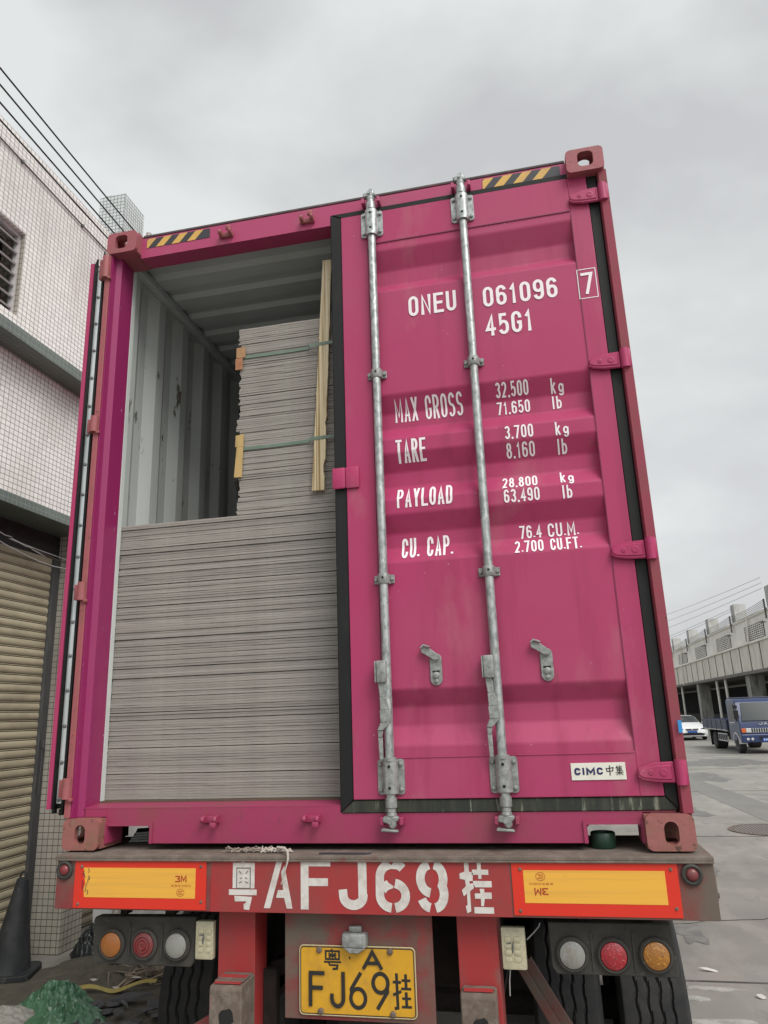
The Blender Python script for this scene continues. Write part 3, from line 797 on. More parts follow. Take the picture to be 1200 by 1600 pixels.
def cam_end(x, z, up):
    s = 1 if up else -1
    b = MB()
    Mz = Matrix.Translation((x, .020, z)) @ Matrix.Diagonal((1, 1, s, 1))
    b.lathe([(.021, -.012), (.0225, .0), (.0225, .022), (.017, .026), (.017, .040), (.020, .046), (.020, .052)], Mz, 18)
    # forged cam: a hooked plate
    pl = [(-.030, .052), (.026, .052), (.030, .064), (.016, .072), (.020, .086), (.006, .098), (-.008, .090), (-.010, .078), (-.034, .074)]
    b.prism([(x + u, z + s * v) for u, v in pl], 'y', .002, .030, bev=.004)
    b.lathe([(.008, 0), (.008, .008)], mat_axes((x - .004, .002, z + s * .070), (1, 0, 0), (0, 0, 1), (0, -1, 0)), 10)
    b.prism([(x - .036, z + s * .092), (x + .024, z + s * .100), (x + .026, z + s * .108), (x - .040, z + s * .104)], 'y', -.004, .028, bev=.003) if not up else None
    b.build('bar_cam', m_galv if up else m_galvd, door, smooth=35)
for x in (1.372, 1.80):
    b = MB(); b.cyl((x, .020, .13), (x, .020, 2.83), .0178, 20)
    b.build('locking_bar', m_galv, door, smooth=40)
    bracket_big(x, 2.714, .135); bracket_big(x, .254, .128)
    bracket_small(x, 1.934); bracket_small(x, 1.017)
    cam_end(x, 2.795, True); cam_end(x, .168, False)
def handle(x, off):
    b = MB()
    b.box(x + off - .020, x + off + .020, -.012, .034, .604, .690, bev=.006)
    b.box(x + off - .026, x + off - .021, -.014, .036, .606, .688, bev=.0018)
    path = [(x + off - .004, .006, .605), (x + off + .002, .002, .55), (x + off + .008, .0, .50), (x + off + .010, .0, .455), (x + off - .012, .004, .425), (x + off - .014, .006, .40), (x + off - .012, .008, .318)]
    for (p0, p1), (wa, wb) in zip(zip(path, path[1:]), ((.013, .013), (.013, .018), (.020, .020), (.020, .012), (.010, .008), (.0085, .0075))):
        b.prism([(p0[0] - wa, p0[2]), (p0[0] + wa, p0[2]), (p1[0] + wb, p1[2] + .0002), (p1[0] - wb, p1[2] + .0002)], 'y', p0[1] - .004, p0[1] + .006, bev=.0015)
    b.lathe([(.005, 0), (.005, .0022)], mat_axes((x + off + .004, -.012, .648), (1, 0, 0), (0, 0, 1), (0, -1, 0)), 10)
    b.build('handle', m_galvd, door, smooth=40)
handle(1.372, -.017); handle(1.80, -.026)
def latch(x, z):
    b = MB()
    b.prism(stad(x, z, .047, .124, 5), 'y', .035, .042, bev=.0015)
    b.lathe([(.011, 0), (.011, .006), (.006, .010)], mat_axes((x - .002, .035, z + .040), (1, 0, 0), (0, 0, 1), (0, -1, 0)), 14)
    b.lathe([(.010, 0), (.009, .004), (.004, .007)], mat_axes((x, .035, z - .046), (1, 0, 0), (0, 0, 1), (0, -1, 0)), 14)
    b.lathe([(.014, 0), (.014, .005), (.009, .009)], mat_axes((x, .035, z - .024), (1, 0, 0), (0, 0, 1), (0, -1, 0)), 14)
    # swung flap at the top
    b.prism([(x + .014, z + .036), (x + .012, z + .056), (x - .018, z + .080), (x - .044, z + .090), (x - .056, z + .080), (x - .054, z + .066), (x - .034, z + .054), (x - .004, z + .034)], 'y', .022, .029, bev=.002)
    b.prism([(x - .020, z + .082), (x - .016, z + .088), (x - .044, z + .098), (x - .058, z + .084), (x - .052, z + .082), (x - .042, z + .091)], 'y', .012, .032, bev=.001)
    o = b.build('handle_latch', m_galvd, door, smooth=40)
    q = MB(); q.box(x - .014, x + .014, .0338, .0349, z - .012, z - .005); q.build('slot', m_dark, o)
latch(1.566, .648); latch(1.992, .646)
# hinges on the right
for z in (2.665, 1.860, 1.060, .252):
    b = MB()
    b.prism([(2.270, z - .014), (2.276, z + .016), (2.335, z + .034), (2.400, z + .036), (2.400, z - .036), (2.335, z - .034), (2.288, z - .026)], 'y', .022, .036, bev=.004)
    b.prism([(2.273, z - .006), (2.279, z + .012), (2.335, z + .024), (2.39, z + .026), (2.39, z - .026), (2.335, z - .024), (2.290, z - .018)], 'y', .018, .030, bev=.004)
    b.cyl((2.418, .020, z - .042), (2.418, .020, z + .042), .0185, 16)
    b.box(2.400, 2.441, .010, .036, z - .040, z + .040, bev=.005)
    for xx, rr in ((2.318, .009), (2.362, .014)):
        b.lathe([(rr, 0), (rr, .0022), (rr * .6, .0034), (rr * .55, .0020)], mat_axes((xx, .0185, z), (1, 0, 0), (0, 0, 1), (0, -1, 0)), 12)
    b.build('hinge', m_door, door, smooth=35)
# folded keeper plate on the free edge
b = MB()
b.box(1.158, 1.216, .028, .040, 1.425, 1.520, bev=.006); b.box(1.2165, 1.277, .030, .043, 1.424, 1.521, bev=.006)
b.build('edge_plate', m_door, door, smooth=40)
# lettering, draped on the corrugation
def painted(bm, name, mat, parent):
    for z, d in PROF:
        for dz in (-.007, 0, .007):
            bmesh.ops.bisect_plane(bm, geom=bm.verts[:] + bm.edges[:] + bm.faces[:], plane_co=(0, 0, z + dz), plane_no=(0, 0, 1))
    for v in bm.verts:
        v.co.y = DY + profr(v.co.z) - .0016 + v.co.y
    b = MB(); b.bm.free(); b.bm = bm
    return b.build(name, mat, parent, recalc=False)
LINES = [
    ('ONEU', 1.526, 1.742, 2.206, 2.306, .0140), ('061096', 1.861, 2.182, 2.199, 2.297, .0140), ('45G1', 1.862, 2.064, 2.056, 2.158, .0140),
    ('MAX GROSS', 1.437, 1.737, 1.719, 1.819, .0088), ('TARE', 1.440, 1.570, 1.522, 1.622, .0105), ('PAYLOAD', 1.436, 1.671, 1.318, 1.408, .0098), ('CU. CAP.', 1.443, 1.657, 1.104, 1.194, .0098),
    ('32,500', 1.881, 2.020, 1.775, 1.834, .0072), ('71,650', 1.881, 2.020, 1.700, 1.758, .0072), ('3,700', 1.906, 2.023, 1.572, 1.630, .0072), ('8,160', 1.906, 2.023, 1.498, 1.556, .0072),
    ('28,800', 1.879, 2.021, 1.362, 1.414, .0072), ('63,490', 1.882, 2.025, 1.298, 1.354, .0072), ('76.4', 1.931, 2.019, 1.152, 1.206, .0072), ('2.700', 1.908, 2.021, 1.088, 1.142, .0072),
    ('CU.M.', 2.044, 2.164, 1.150, 1.206, .0072), ('CU.FT.', 2.048, 2.167, 1.087, 1.142, .0072),
    ('k', 2.111, 2.133, 1.767, 1.826, .0068), ('g', 2.143, 2.166, 1.767, 1.818, .0068), ('l', 2.110, 2.124, 1.699, 1.757, .0068), ('b', 2.130, 2.152, 1.699, 1.757, .0068),
    ('k', 2.111, 2.133, 1.566, 1.624, .0068), ('g', 2.143, 2.166, 1.566, 1.616, .0068), ('l', 2.112, 2.126, 1.494, 1.552, .0068), ('b', 2.132, 2.154, 1.494, 1.552, .0068),
    ('k', 2.111, 2.133, 1.363, 1.416, .0068), ('g', 2.143, 2.166, 1.363, 1.410, .0068), ('l', 2.112, 2.126, 1.294, 1.350, .0068), ('b', 2.132, 2.154, 1.294, 1.350, .0068),
]
for t, x0, x1, z0, z1, wd in LINES:
    bm = bmesh.new()
    letters(bm, t, x0, x1, z0, z1, wd)
    painted(bm, 'lettering', m_white, door)
bm = bmesh.new()
letters(bm, '7', 2.284, 2.334, 2.190, 2.294, .013, y=-.0015)
stroke(bm, [(2.271, 2.172), (2.347, 2.172), (2.347, 2.312), (2.271, 2.312), (2.271, 2.172)], .0035, -.0015)
painted(bm, 'check_digit', m_white, door)
bd = MB().box(2.043, 2.235, .0385, .0415, .229, .288, bev=.0008).build('maker_badge', m_badge, door)
bm = bmesh.new()
letters(bm, 'CIMC', 2.055, 2.155, .247, .272, .0066, gap=.30, wmap={'M': 1.45, 'I': .38}, y=.0378)
b = MB(); b.bm.free(); b.bm = bm; b.build('badge_lettering', m_navy, bd, recalc=False)
b = MB()
X0, Z0, sx, sz = 2.166, .245, .027, .031
for s in ([(.04, .80), (.14, .36)], [(.04, .70), (.96, .82), (.86, .44)], [(.5, 1.08), (.48, -.05)], [(.12, .42), (.88, .46)]):
    stroke(b.bm, [(X0 + u * sx, Z0 + v * sz) for u, v in s], .0034, .0378 - .0002 * len(b.bm.verts) / 40)
X0 = 2.199
for s in ([(.30, 1.05), (.05, .72)], [(.22, .86), (.22, .42)], [(.60, 1.08), (.62, .9)], [(.2, .86), (.9, .90)], [(.22, .72), (.85, .74)], [(.22, .58), (.85, .6)], [(.2, .44), (.95, .46)], [(.55, .9), (.55, .44)],
          [(.0, .26), (1.02, .30)], [(.52, .44), (.50, -.05)], [(.45, .24), (.08, .0)], [(.58, .24), (.95, .02)]):
    stroke(b.bm, [(X0 + u * sx, Z0 + v * sz) for u, v in s], .0026, .0378 - .0002 * len(b.bm.verts) / 40)
b.build('badge_lettering', m_black, bd, recalc=False)

# ------------------------------------------------------------------ left door, folded back along the side
b = MB()
b.box(-.112, -.092, .036, 1.24, .150, 2.768, bev=.002)
b.box(-.0918, -.040, .078, 1.24, .160, 2.765, bev=.002)
ld = b.build('door', m_door, cont, label='left door swung right back, seen edge on beside the post')
b = MB()
b.box(-.0915, -.0815, .040, .077, .148, 2.770, bev=.003); b.box(-.0515, -.038, .046, .077, .150, 2.785, bev=.004)
b.box(-.081, -.052, .066, .077, .150, 2.765)
b.prism([(-.0915, 2.770), (-.0815, 2.770), (-.083, 2.792), (-.080, 2.800)], 'y', .045, .060); b.prism([(-.0515, 2.785), (-.036, 2.785), (-.047, 2.835), (-.050, 2.80)], 'y', .046, .060)
b.box(-.0915, -.078, .046, .064, .132, .150); b.box(-.056, -.038, .044, .07, .126, .150)
b.build('gasket', m_rubber, ld, smooth=40)
st = MB().box(-.0800, -.0530, .0555, .0655, .170, 2.755, bev=.0015).build('retainer_strip', m_strip, ld)
for k in range(18):
    z = .185 + k * .1495
    b = MB()
    b.lathe([(.0085, 0), (.0080, .004), (.004, .0065)], mat_axes((-.0668, .0555, z), (1, 0, 0), (0, 0, 1), (0, -1, 0)), 10)
    b.build('rivet', m_bolt, st)
for z0, z1 in ((2.642, 2.765), (1.815, 1.893), (1.018, 1.098), (.193, .274)):
    b = MB()
    b.cyl((.004, .000, z0), (.004, .000, z1), .0195, 16)
    b.box(-.040, -.004, .006, .030, z0 + .004, z1 - .006, bev=.004)
    b.box(.018, .034, -.010, .006, z0 - .010, z0 + .004, bev=.003)
    b.build('hinge', m_faded, ld, smooth=40)
# part of the outer face with its own bars, seen in the gap
b = MB()
for z in (1.35, 1.55, 2.25, 2.40, .75, .55):
    b.box(-.0395, -.022, .30, .36, z, z + .06, bev=.004)
b.cyl((-.026, .33, .2), (-.026, .33, 2.75), .014, 10)
b.build('locking_bar', m_galv, ld, smooth=40)

# ================================================================== cargo boards
FRONT = .210
def board_mesh(seed, wd=1.22, ln=2.44, th=.0101):
    rnd = random.Random(seed)
    b = MB(); bm = b.bm
    n = 30
    rows = []
    for i in range(n + 1):
        x = wd * i / n
        jy = .0016 * noise.noise(Vector((x * 9, seed * 3.3, 0))) + rnd.uniform(-.0004, .0004)
        wz = .0006 * noise.noise(Vector((x * 3, seed * 1.7, 5)))
        e = .0009
        rows.append([bm.verts.new(p) for p in ((x, ln, wz), (x, jy + e, wz), (x, jy, wz + e), (x, jy, wz + th - e), (x, jy + e, wz + th), (x, ln, wz + th))])
    for i in range(n):
        for k in range(6):
            bm.faces.new((rows[i][k], rows[i + 1][k], rows[i + 1][(k + 1) % 6], rows[i][(k + 1) % 6]))
    bm.faces.new(rows[0]); bm.faces.new(rows[-1][::-1])
    bmesh.ops.recalc_face_normals(bm, faces=bm.faces[:])
    me = bpy.data.meshes.new('board'); bm.to_mesh(me); bm.free(); me.materials.append(m_board)
    return me
BM = [board_mesh(k) for k in range(9)]
def stack(x0, z0, z1, label, group, rag):
    z = z0
    nxt = random.randint(5, 16)
    k = 0
    bx = by = 0.0
    while z + .0101 < z1:
        o = bpy.data.objects.new('board', BM[random.randrange(9)])
        C.objects.link(o)
        o.location = (x0 + bx + random.uniform(-rag, rag), FRONT + by + random.uniform(-.0022, .0022), z)
        o.rotation_euler = (0, 0, random.uniform(-.0006, .0006))
        tag(o, label, 'board', group)
        z += .0104
        k += 1
        if k >= nxt:
            k = 0; nxt = random.randint(2, 11)
            z += random.choice((.0008, .002, .0042, .0028))
            bx = random.uniform(-rag, rag) * 1.4; by = random.uniform(-.003, .003)
    return z
ZL = stack(.049, .1665, 1.402, 'thin grey board edge-on in the wide lower stack filling the doorway', 'boards in the lower stack', .0018)
ZU = stack(.643, ZL + .003, 2.372, 'thin grey board edge-on in the narrower strapped upper stack', 'boards in the upper stack', .0055)
# straps round the upper stack, corner pads, battens
for z, lab in ((2.212, 'upper of two green plastic straps round the upper board stack'), (1.731, 'lower of two green plastic straps round the upper board stack')):
    b = MB()
    yb = FRONT - .006
    P = [(.640, .9), (.640, yb + .004), (.645, yb)] + [(.645 + .04 * k, yb - .0005 * (k % 2)) for k in range(1, 10)] + [(1.005, yb - .001), (1.012, yb - .022), (1.13, yb - .022), (1.145, yb), (1.30, yb)]
    V = []
    for x, y in P:
        zz = z + .004 * math.sin(x * 6) 
        V.append((b.bm.verts.new((x, y, zz - .008)), b.bm.verts.new((x, y, zz + .008))))
    for a, c in zip(V, V[1:]): b.bm.faces.new((a[0], c[0], c[1], a[1]))
    o = b.build('strap', m_strap)
    sm = o.modifiers.new('thick', 'SOLIDIFY'); sm.thickness = .0015
    tag(o, lab, 'strap', 'green straps round the upper stack')
t = thing('corner_pad', 'folded cardboard corner pad under the upper green strap', 'corner pad', (.64, FRONT, 2.2))
MB().box(.628, .676, FRONT - .0125, FRONT - .0075, 2.205, 2.262, bev=.002).build('upper_flap', m_card, t)
MB().box(.624, .662, FRONT - .013, FRONT - .0075, 2.142, 2.2035, bev=.002).build('lower_flap', m_cardo, t)
b = MB()
b.prism([(.632, 1.738), (.634, 1.796), (.674, 1.802), (.674, 1.738)], 'y', FRONT - .0135, FRONT - .0075, bev=.001)
b.prism([(.629, 1.586), (.640, 1.7375), (.673, 1.7375), (.668, 1.584)], 'y', FRONT - .014, FRONT - .0075, bev=.001)
tag(b.build('corner_pad', m_chip), 'pale wood splinter pad under the lower green strap', 'corner pad')
def batten(x0b, x1b, x0t, x1t, zb, zt, y0, y1, lab):
    b = MB()
    n = 40
    V = []
    for i in range(n + 1):
        f = i / n
        a, c = x0b + (x0t - x0b) * f, x1b + (x1t - x1b) * f
        z = zb + (zt - zb) * f
        w_ = .0012 * noise.noise(Vector((i * .9, zb * 5, x0b)))
        k_ = .004 * noise.noise(Vector((i * 1.7, 3, x1b))) - (.007 if i in (3, 4, 11) else 0)
        V.append([b.bm.verts.new(p) for p in ((a + w_, y0, z), (c + k_, y0, z), (c + k_, y1, z), (a, y1, z))])
    for i in range(n):
        for k in range(4):
            b.bm.faces.new((V[i][k], V[i][(k + 1) % 4], V[i + 1][(k + 1) % 4], V[i + 1][k]))
    b.bm.faces.new(V[0][::-1]); b.bm.faces.new(V[-1])
    o = b.build('wooden_batten', m_ply)
    tag(o, lab, 'batten')
batten(1.017, 1.0755, 1.084, 1.128, 1.478, 2.668, FRONT - .027, FRONT - .008, 'long pale layered wood batten strapped upright against the upper board stack')

# ================================================================== trailer
tr = thing('semi_trailer', 'dirty red semi-trailer carrying the container, with stencilled plate number', 'trailer', (1.245, 0, GZ))
b = MB()
b.box(.018, 2.474, -.060, .40, -.022, -.0095, bev=.002)
b.box(.018, 2.474, -.0605, -.050, -.030, -.0225, bev=.002)
b.build('deck', m_deck, tr)
bp = MB().box(.022, 2.472, -.048, -.030, -.204, -.0305, bev=.002).build('bumper', m_tdirt, tr)
MB().box(.68, 1.80, -.0495, -.0483, -.203, -.031).build('bumper_panel', m_tred, bp, label='redder middle of the bumper carrying the white characters')
b = MB(); b.box(.022, 2.472, -.029, .02, -.204, -.194); b.build('bumper_flange', m_under, bp)
b = MB(); b.cyl((2.4725, -.02, -.07), (2.4725, -.02, -.15), .006, 8); b.box(2.4725, 2.481, -.03, .0, -.14, -.125); b.build('side_bolt', m_tgrime, bp)
# white stencil characters
YS = -.0502
b = MB()
def rect(x0, x1, z0, z1, y=YS):
    b.box(x0, x1, y - .0004, y + .0004, z0, z1)
def poly(pts, y=YS):
    b.prism(pts, 'y', y - .0004, y + .0004)
# first character: boxed upper part, bar, hook
cx0, cx1, zb, zt = .754, .864, -.195, -.030
cw, ch = cx1 - cx0, zt - zb
f = lambda u, v: (cx0 + u * cw, zb + v * ch)
poly([f(.13, .44), f(.13, .97), f(.42, .97), f(.5, 1.0), f(.58, .97), f(.92, .97), f(.92, .44)])
poly([f(0, .30), f(0, .415), f(1, .415), f(1, .30)])
poly([f(.22, .17), f(.20, .285), f(.84, .265), f(.74, .0), f(.55, .01), f(.54, .12), f(.62, .14), f(.62, .175)])
# A F J 6 9
ax0, ax1 = .893, 1.004
f = lambda u, v: (ax0 + u * (ax1 - ax0), -.188 + v * .160)
poly([f(0, 0), f(.22, 0), f(.64, .98), f(.66, 1.0), f(.44, 1.0)])
poly([f(.60, .76), f(.72, .90), f(1, 0), f(.80, 0), f(.71, .22), f(.43, .22), f(.49, .38), f(.68, .38)])
rect(1.036, 1.066, -.190, -.022); rect(1.0665, 1.150, -.046, -.022); rect(1.0665, 1.140, -.112, -.086)
bm2 = bmesh.new()
stroke(b.bm, [(1.270, -.022), (1.270, -.140)] + arc(1.235, -.143, .037, .030, 0, -180, 12) + [(1.196, -.122)], .032, YS - .0004)
def halves(cx, seq, y):
    for s in seq: stroke(b.bm, s, .031, y)
r6 = .046
halves(1.378, [[(1.374, -.036)] + arc(1.380, -.080, .045, .042, 100, 180, 8) + arc(1.380, -.140, .046, .040, 180, 264, 8),
               [(1.385, -.0365)] + arc(1.390, -.070, .036, .032, 95, 35, 6)], YS - .0004)
halves(1.378, [arc(1.384, -.140, .044, .040, -84, 82, 12)], YS - .0008)
halves(1.378, [[(1.372, -.102)] + arc(1.378, -.145, .040, .042, 100, 150, 5)], YS - .0012)
halves(1.52, [arc(1.521, -.084, .038, .046, 98, 264, 14), arc(1.529, -.084, .036, .046, 82, -30, 10) + arc(1.530, -.132, .036, .046, 20, -84, 8), arc(1.520, -.136, .036, .042, 200, 262, 5)], YS - .0004)
# last character: hand radical and double earth, in pieces
gx0, gx1 = 1.624, 1.737
f = lambda u, v: (gx0 + u * (gx1 - gx0), -.193 + v * .166)
for P in ([(.16, 1), (.30, 1), (.30, .80), (.42, .78), (.40, .62), (.30, .62), (.30, .56), (.42, .58), (.42, .48), (.30, .42), (.30, .04), (.18, 0), (.14, .13), (.20, .16), (.20, .38), (.10, .32), (.05, .44), (.18, .52), (.16, .64), (0, .66), (0, .76), (.16, .80)],
          [(.56, .98), (.68, .98), (.68, .84), (.90, .84), (.90, .74), (.68, .74), (.68, .66), (.58, .66), (.58, .74), (.38, .74), (.40, .84), (.56, .84)],
          [(.40, .62), (.98, .62), (.98, .50), (.46, .50)],
          [(.60, .47), (.74, .47), (.74, .40), (.96, .40), (.96, .28), (.74, .28), (.70, .14), (.62, .14), (.62, .28), (.44, .28), (.44, .38), (.62, .38)],
          [(.40, .0), (.40, .12), (1.0, .12), (1.0, .0)]):
    poly([f(u, v) for u, v in P])
stc = b.build('stencil_lettering', m_stencil, bp)
b = MB()
cx0, cx1, zb, zt = .754, .864, -.195, -.030
f = lambda u, v: (cx0 + u * cw, zb + v * ch)
for s in ([(.28, .44), (.28, .86), (.77, .86), (.77, .44)], [(.36, .80), (.44, .74)], [(.68, .80), (.60, .74)], [(.40, .64), (.47, .66)], [(.66, .64), (.58, .66)], [(.36, .55), (.46, .58)], [(.70, .55), (.58, .58)], [(.30, .44), (.75, .44)]):
    stroke(b.bm, [f(u, v) for u, v in s], .0035, YS - .0012)
b.build('stencil_bridge', m_stencil_line, stc, recalc=False)
# reflective plates
def cjk(text, x0, x1, z0, z1, y, flip, mat, parent):
    bm = font_mesh(text, x0, x1, z0, z1, y, flip=flip)
    b = MB(); b.bm = bm
    if len(bm.verts): b.build('small_print', mat, parent, recalc=False)
def reflector(x0, x1, z0, z1, ix0, ix1, iz0, iz1, flip, worn):
    rf = MB().box(x0, x1, -.0515, -.0488, z0, z1, bev=.0006).build('reflective_plate', m_rred, bp)
    q = MB()
    if worn:
        q.prism([(ix0 + .010, iz0), (ix0 + .006, iz0 + .03), (ix0 + .012, iz0 + .05), (ix0 + .005, iz0 + .075), (ix0 + .002, iz1), (ix1, iz1), (ix1, iz0)], 'y', -.0524, -.0514)
    else:
        q.box(ix0, ix1, -.0524, -.0514, iz0, iz1)
    q.build('yellow_field', m_ryel, rf)
    y = -.0528
    cx = ix1 - .060 if not flip else ix0 + .058
    cz = (iz0 + iz1) / 2
    q = MB(); bm = q.bm
    d = 1 if not flip else -1
    fl = lambda pts: [(cx + d * u, cz + d * v) for u, v in pts]
    z3 = .008
    stroke(bm, fl([(-.023, z3 + .016), (-.006, z3 + .016), (-.004, z3 + .0115), (-.013, z3 + .0078), (-.004, z3 + .004), (-.006, z3 - .002), (-.023, z3 - .002)]), .0042, y)
    stroke(bm, fl([(.002, z3 - .004), (.003, z3 + .018), (.012, z3 + .002), (.021, z3 + .018), (.022, z3 - .004)]), .0048, y - .0002)
    q.build('print', m_r3m, rf, recalc=False)
    q = MB(); bm = q.bm
    stroke(bm, [(cx + .0155 * math.cos(t * PI / 14), cz - d * .032 + .0125 * math.sin(t * PI / 14)) for t in range(29)], .0014, y)
    for k in (-1, 0, 1):
        stroke(bm, [(cx + k * .0062 + d * a, cz - d * .032 + b_) for a, b_ in arc(.001, 0, .004, .0058, 50, 310, 8)], .0016, y - .0002)
    q.build('print', m_r3m, rf, recalc=False)
    a, c = (cz - .0125, cz - .0045) if not flip else (cz + .0045, cz + .0125)
    cjk('车身反光标识', cx - .040, cx + .042, a, c, y, flip, m_r3m, rf)
    for px, pz in ((x0 + .022, z0 + .014), (x1 - .022, z1 - .018), (x1 - .018, z0 + .028), (x0 + .030, z1 - .020)):
        q = MB()
        q.lathe([(.006, 0), (.005, .003), (.002, .004)], mat_axes((px, -.0515, pz), (1, 0, 0), (0, 0, 1), (0, -1, 0)), 10)
        q.build('rivet', m_tgrime, rf)
    if worn:
        q = MB()
        for k in range(10):
            xx = ix0 + random.uniform(.0, .03); zz = iz0 + .01 + k * .0085
            q.tube([(xx, -.0527, zz), (xx + random.uniform(-.006, .006), -.053, zz + .008), (xx + random.uniform(-.006, .008), -.0527, zz + .016)], .0012, 5)
        q.build('tear', m_tblk, rf)
reflector(.104, .661, -.199, -.0315, .141, .618, -.160, -.055, False, True)
reflector(1.806, 2.356, -.1965, -.0315, 1.846, 2.314, -.157, -.054, True, False)
for x in (.060, 2.400):
    b = MB()
    b.lathe([(.035, 0), (.034, .010), (.027, .014), (.0205, .008), (.0, .008)], mat_axes((x, -.0482, -.064), (1, 0, 0), (0, 0, 1), (0, -1, 0)), 24, close=False)
    o = b.build('marker_lamp', m_house, bp, smooth=50)
    b = MB(); b.lathe([(.0195, 0), (.018, .006), (.010, .010), (.0, .011)], mat_axes((x, -.0566, -.064), (1, 0, 0), (0, 0, 1), (0, -1, 0)), 20, close=False)
    b.build('lens', m_redl, o, smooth=60)
# rear uprights with step blocks, number-plate panel
for x0, x1 in ((.678, .826), (1.592, 1.736)):
    up = MB().box(x0, x1, .035, .16, -1.02, -.2045, bev=.003).build('upright', m_tred, tr)
    bx = (.705, .828) if x0 < 1 else (1.600, 1.722)
    zt_ = -.432 if x0 < 1 else -.447
    yf = -.095 if x0 < 1 else -.03
    b = MB()
    b.prism([(.0345, zt_ + .004), (yf + .008, zt_), (yf, zt_ - .012), (yf, zt_ - .185), (.0345, zt_ - .185)], 'x', bx[0], bx[1], bev=.004)
    b.box(bx[0] + .006, bx[1] - .006, yf + .03, .030, zt_ + .004, zt_ + .008, bev=.002)
    if x0 < 1: b.box(bx[1] + .001, bx[1] + .022, yf + .01, yf + .05, zt_ - .165, zt_ - .13, bev=.006)
    blk = b.build('step_block', m_tgrime, up)
    q = MB(); q.prism(blob((bx[0] + bx[1]) / 2 + .005, zt_ - .10, .026, .034, 4.2, 22, .5), 'y', yf - .0012, yf - .0002); q.build('rust_hole', m_dark, blk)
    q = MB(); q.prism([(.0, zt_ + .0075), (yf + .012, zt_ + .0035), (yf + .012, zt_ + .0055), (.0, zt_ + .0095)], 'x', bx[0] + .012, bx[1] - .010); q.build('paint_patch', m_tred, blk)
pn = MB().box(.953, 1.506, .012, .026, -.560, -.2045, bev=.002).build('plate_panel', m_tdirt, tr)
np_ = MB()
np_.prism(rrect(1.013, 1.440, -.542, -.322, .014, 4), 'y', .0045, .0065)
npl = np_.build('number_plate', m_plate, pn)
b = MB()
stroke(b.bm, [(p_[0], p_[1]) for p_ in (lambda L: L + [L[0]])(rrect(1.0165, 1.4365, -.5385, -.3255, .012, 4))], .0032, .0040)
b.build('plate_border', m_plframe, npl, recalc=False)
b = MB()
L = rrect(1.0125, 1.4405, -.5425, -.3215, .0145, 4)
b.tube([(u, .006, v) for u, v in L] + [(L[0][0], .006, L[0][1])], .0028, 6, caps=False)
b.build('plate_rim', m_plrim, npl, smooth=60)
b = MB(); bm = b.bm
yP = .0038
def pst(pts, wd, k=0): stroke(bm, pts, wd, yP - .0002 * k)
# upper line
ux, uz, us = 1.112, -.384, .050
q = lambda u, v: (ux + u * us, uz + v * us)
pst([q(0, .40), q(0, .92), q(1, .92), q(1, .40), q(0, .40)], .0065); pst([q(.5, .86), q(.5, .46)], .005, 1); pst([q(.22, .80), q(.78, .50)], .005, 2); pst([q(.78, .80), q(.22, .50)], .005, 3); pst([q(.2, .655), q(.8, .655)], .005, 1)
pst([q(.42, 1.06), q(.5, .96)], .006, 2)
pst([q(-.14, .22), q(1.14, .22)], .0065); pst([q(.22, .16), q(.30, .02), q(.95, .02)], .006, 1); pst([q(.86, .0), q(.84, -.20), q(.50, -.22)], .0075, 2)
pst([(1.196 + .0035, -.358), (1.2045, -.358)], .009)
letters(bm, 'A', 1.250, 1.324, -.392, -.330, .0115)
letters(bm, 'F', 1.048, 1.108, -.515, -.402, .0135); letters(bm, 'J', 1.128, 1.184, -.518, -.402, .0135)
pst([(1.242, -.404), (1.206, -.456)] + arc(1.2305, -.485, .027, .030, 150, 510, 20), .0130, 1)
pst([(1.300, -.517), (1.338, -.462)] + arc(1.3135, -.435, .027, .030, -30, 330, 20), .0130, 2)
for s in ([(1.372, -.402), (1.374, -.510), (1.362, -.512)], ): pst(s, .010)
pst([(1.358, -.430), (1.388, -.430)], .009, 1); pst([(1.358, -.470), (1.388, -.458)], .009, 2)
for zc in (0, -.056):
    pst([(1.405, -.404 + zc), (1.406, -.448 + zc)], .010, 3); pst([(1.390, -.424 + zc), (1.422, -.424 + zc)], .008, 1); pst([(1.388, -.450 + zc), (1.424, -.450 + zc)], .008, 2)
b.build('plate_lettering', m_black, npl, recalc=False)
for px, pz in ((1.088, -.334), (1.352, -.334), (1.092, -.530), (1.356, -.530)):
    b = MB()
    b.lathe([(.011, 0), (.011, .006), (.006, .009)], mat_axes((px, .0045, pz), (1, 0, 0), (0, 0, 1), (0, -1, 0)), 8)
    b.build('plate_bolt', m_tgrime, npl)
b = MB()
b.box(1.182, 1.272, -.030, .011, -.318, -.272, bev=.006)
b.prism([(1.186, -.3185), (1.268, -.3185), (1.244, -.336), (1.210, -.336)], 'y', -.028, .004, bev=.003)
b.box(1.205, 1.250, -.012, .0115, -.271, -.252, bev=.003)
b.build('plate_lamp', m_galvd, pn, smooth=40)
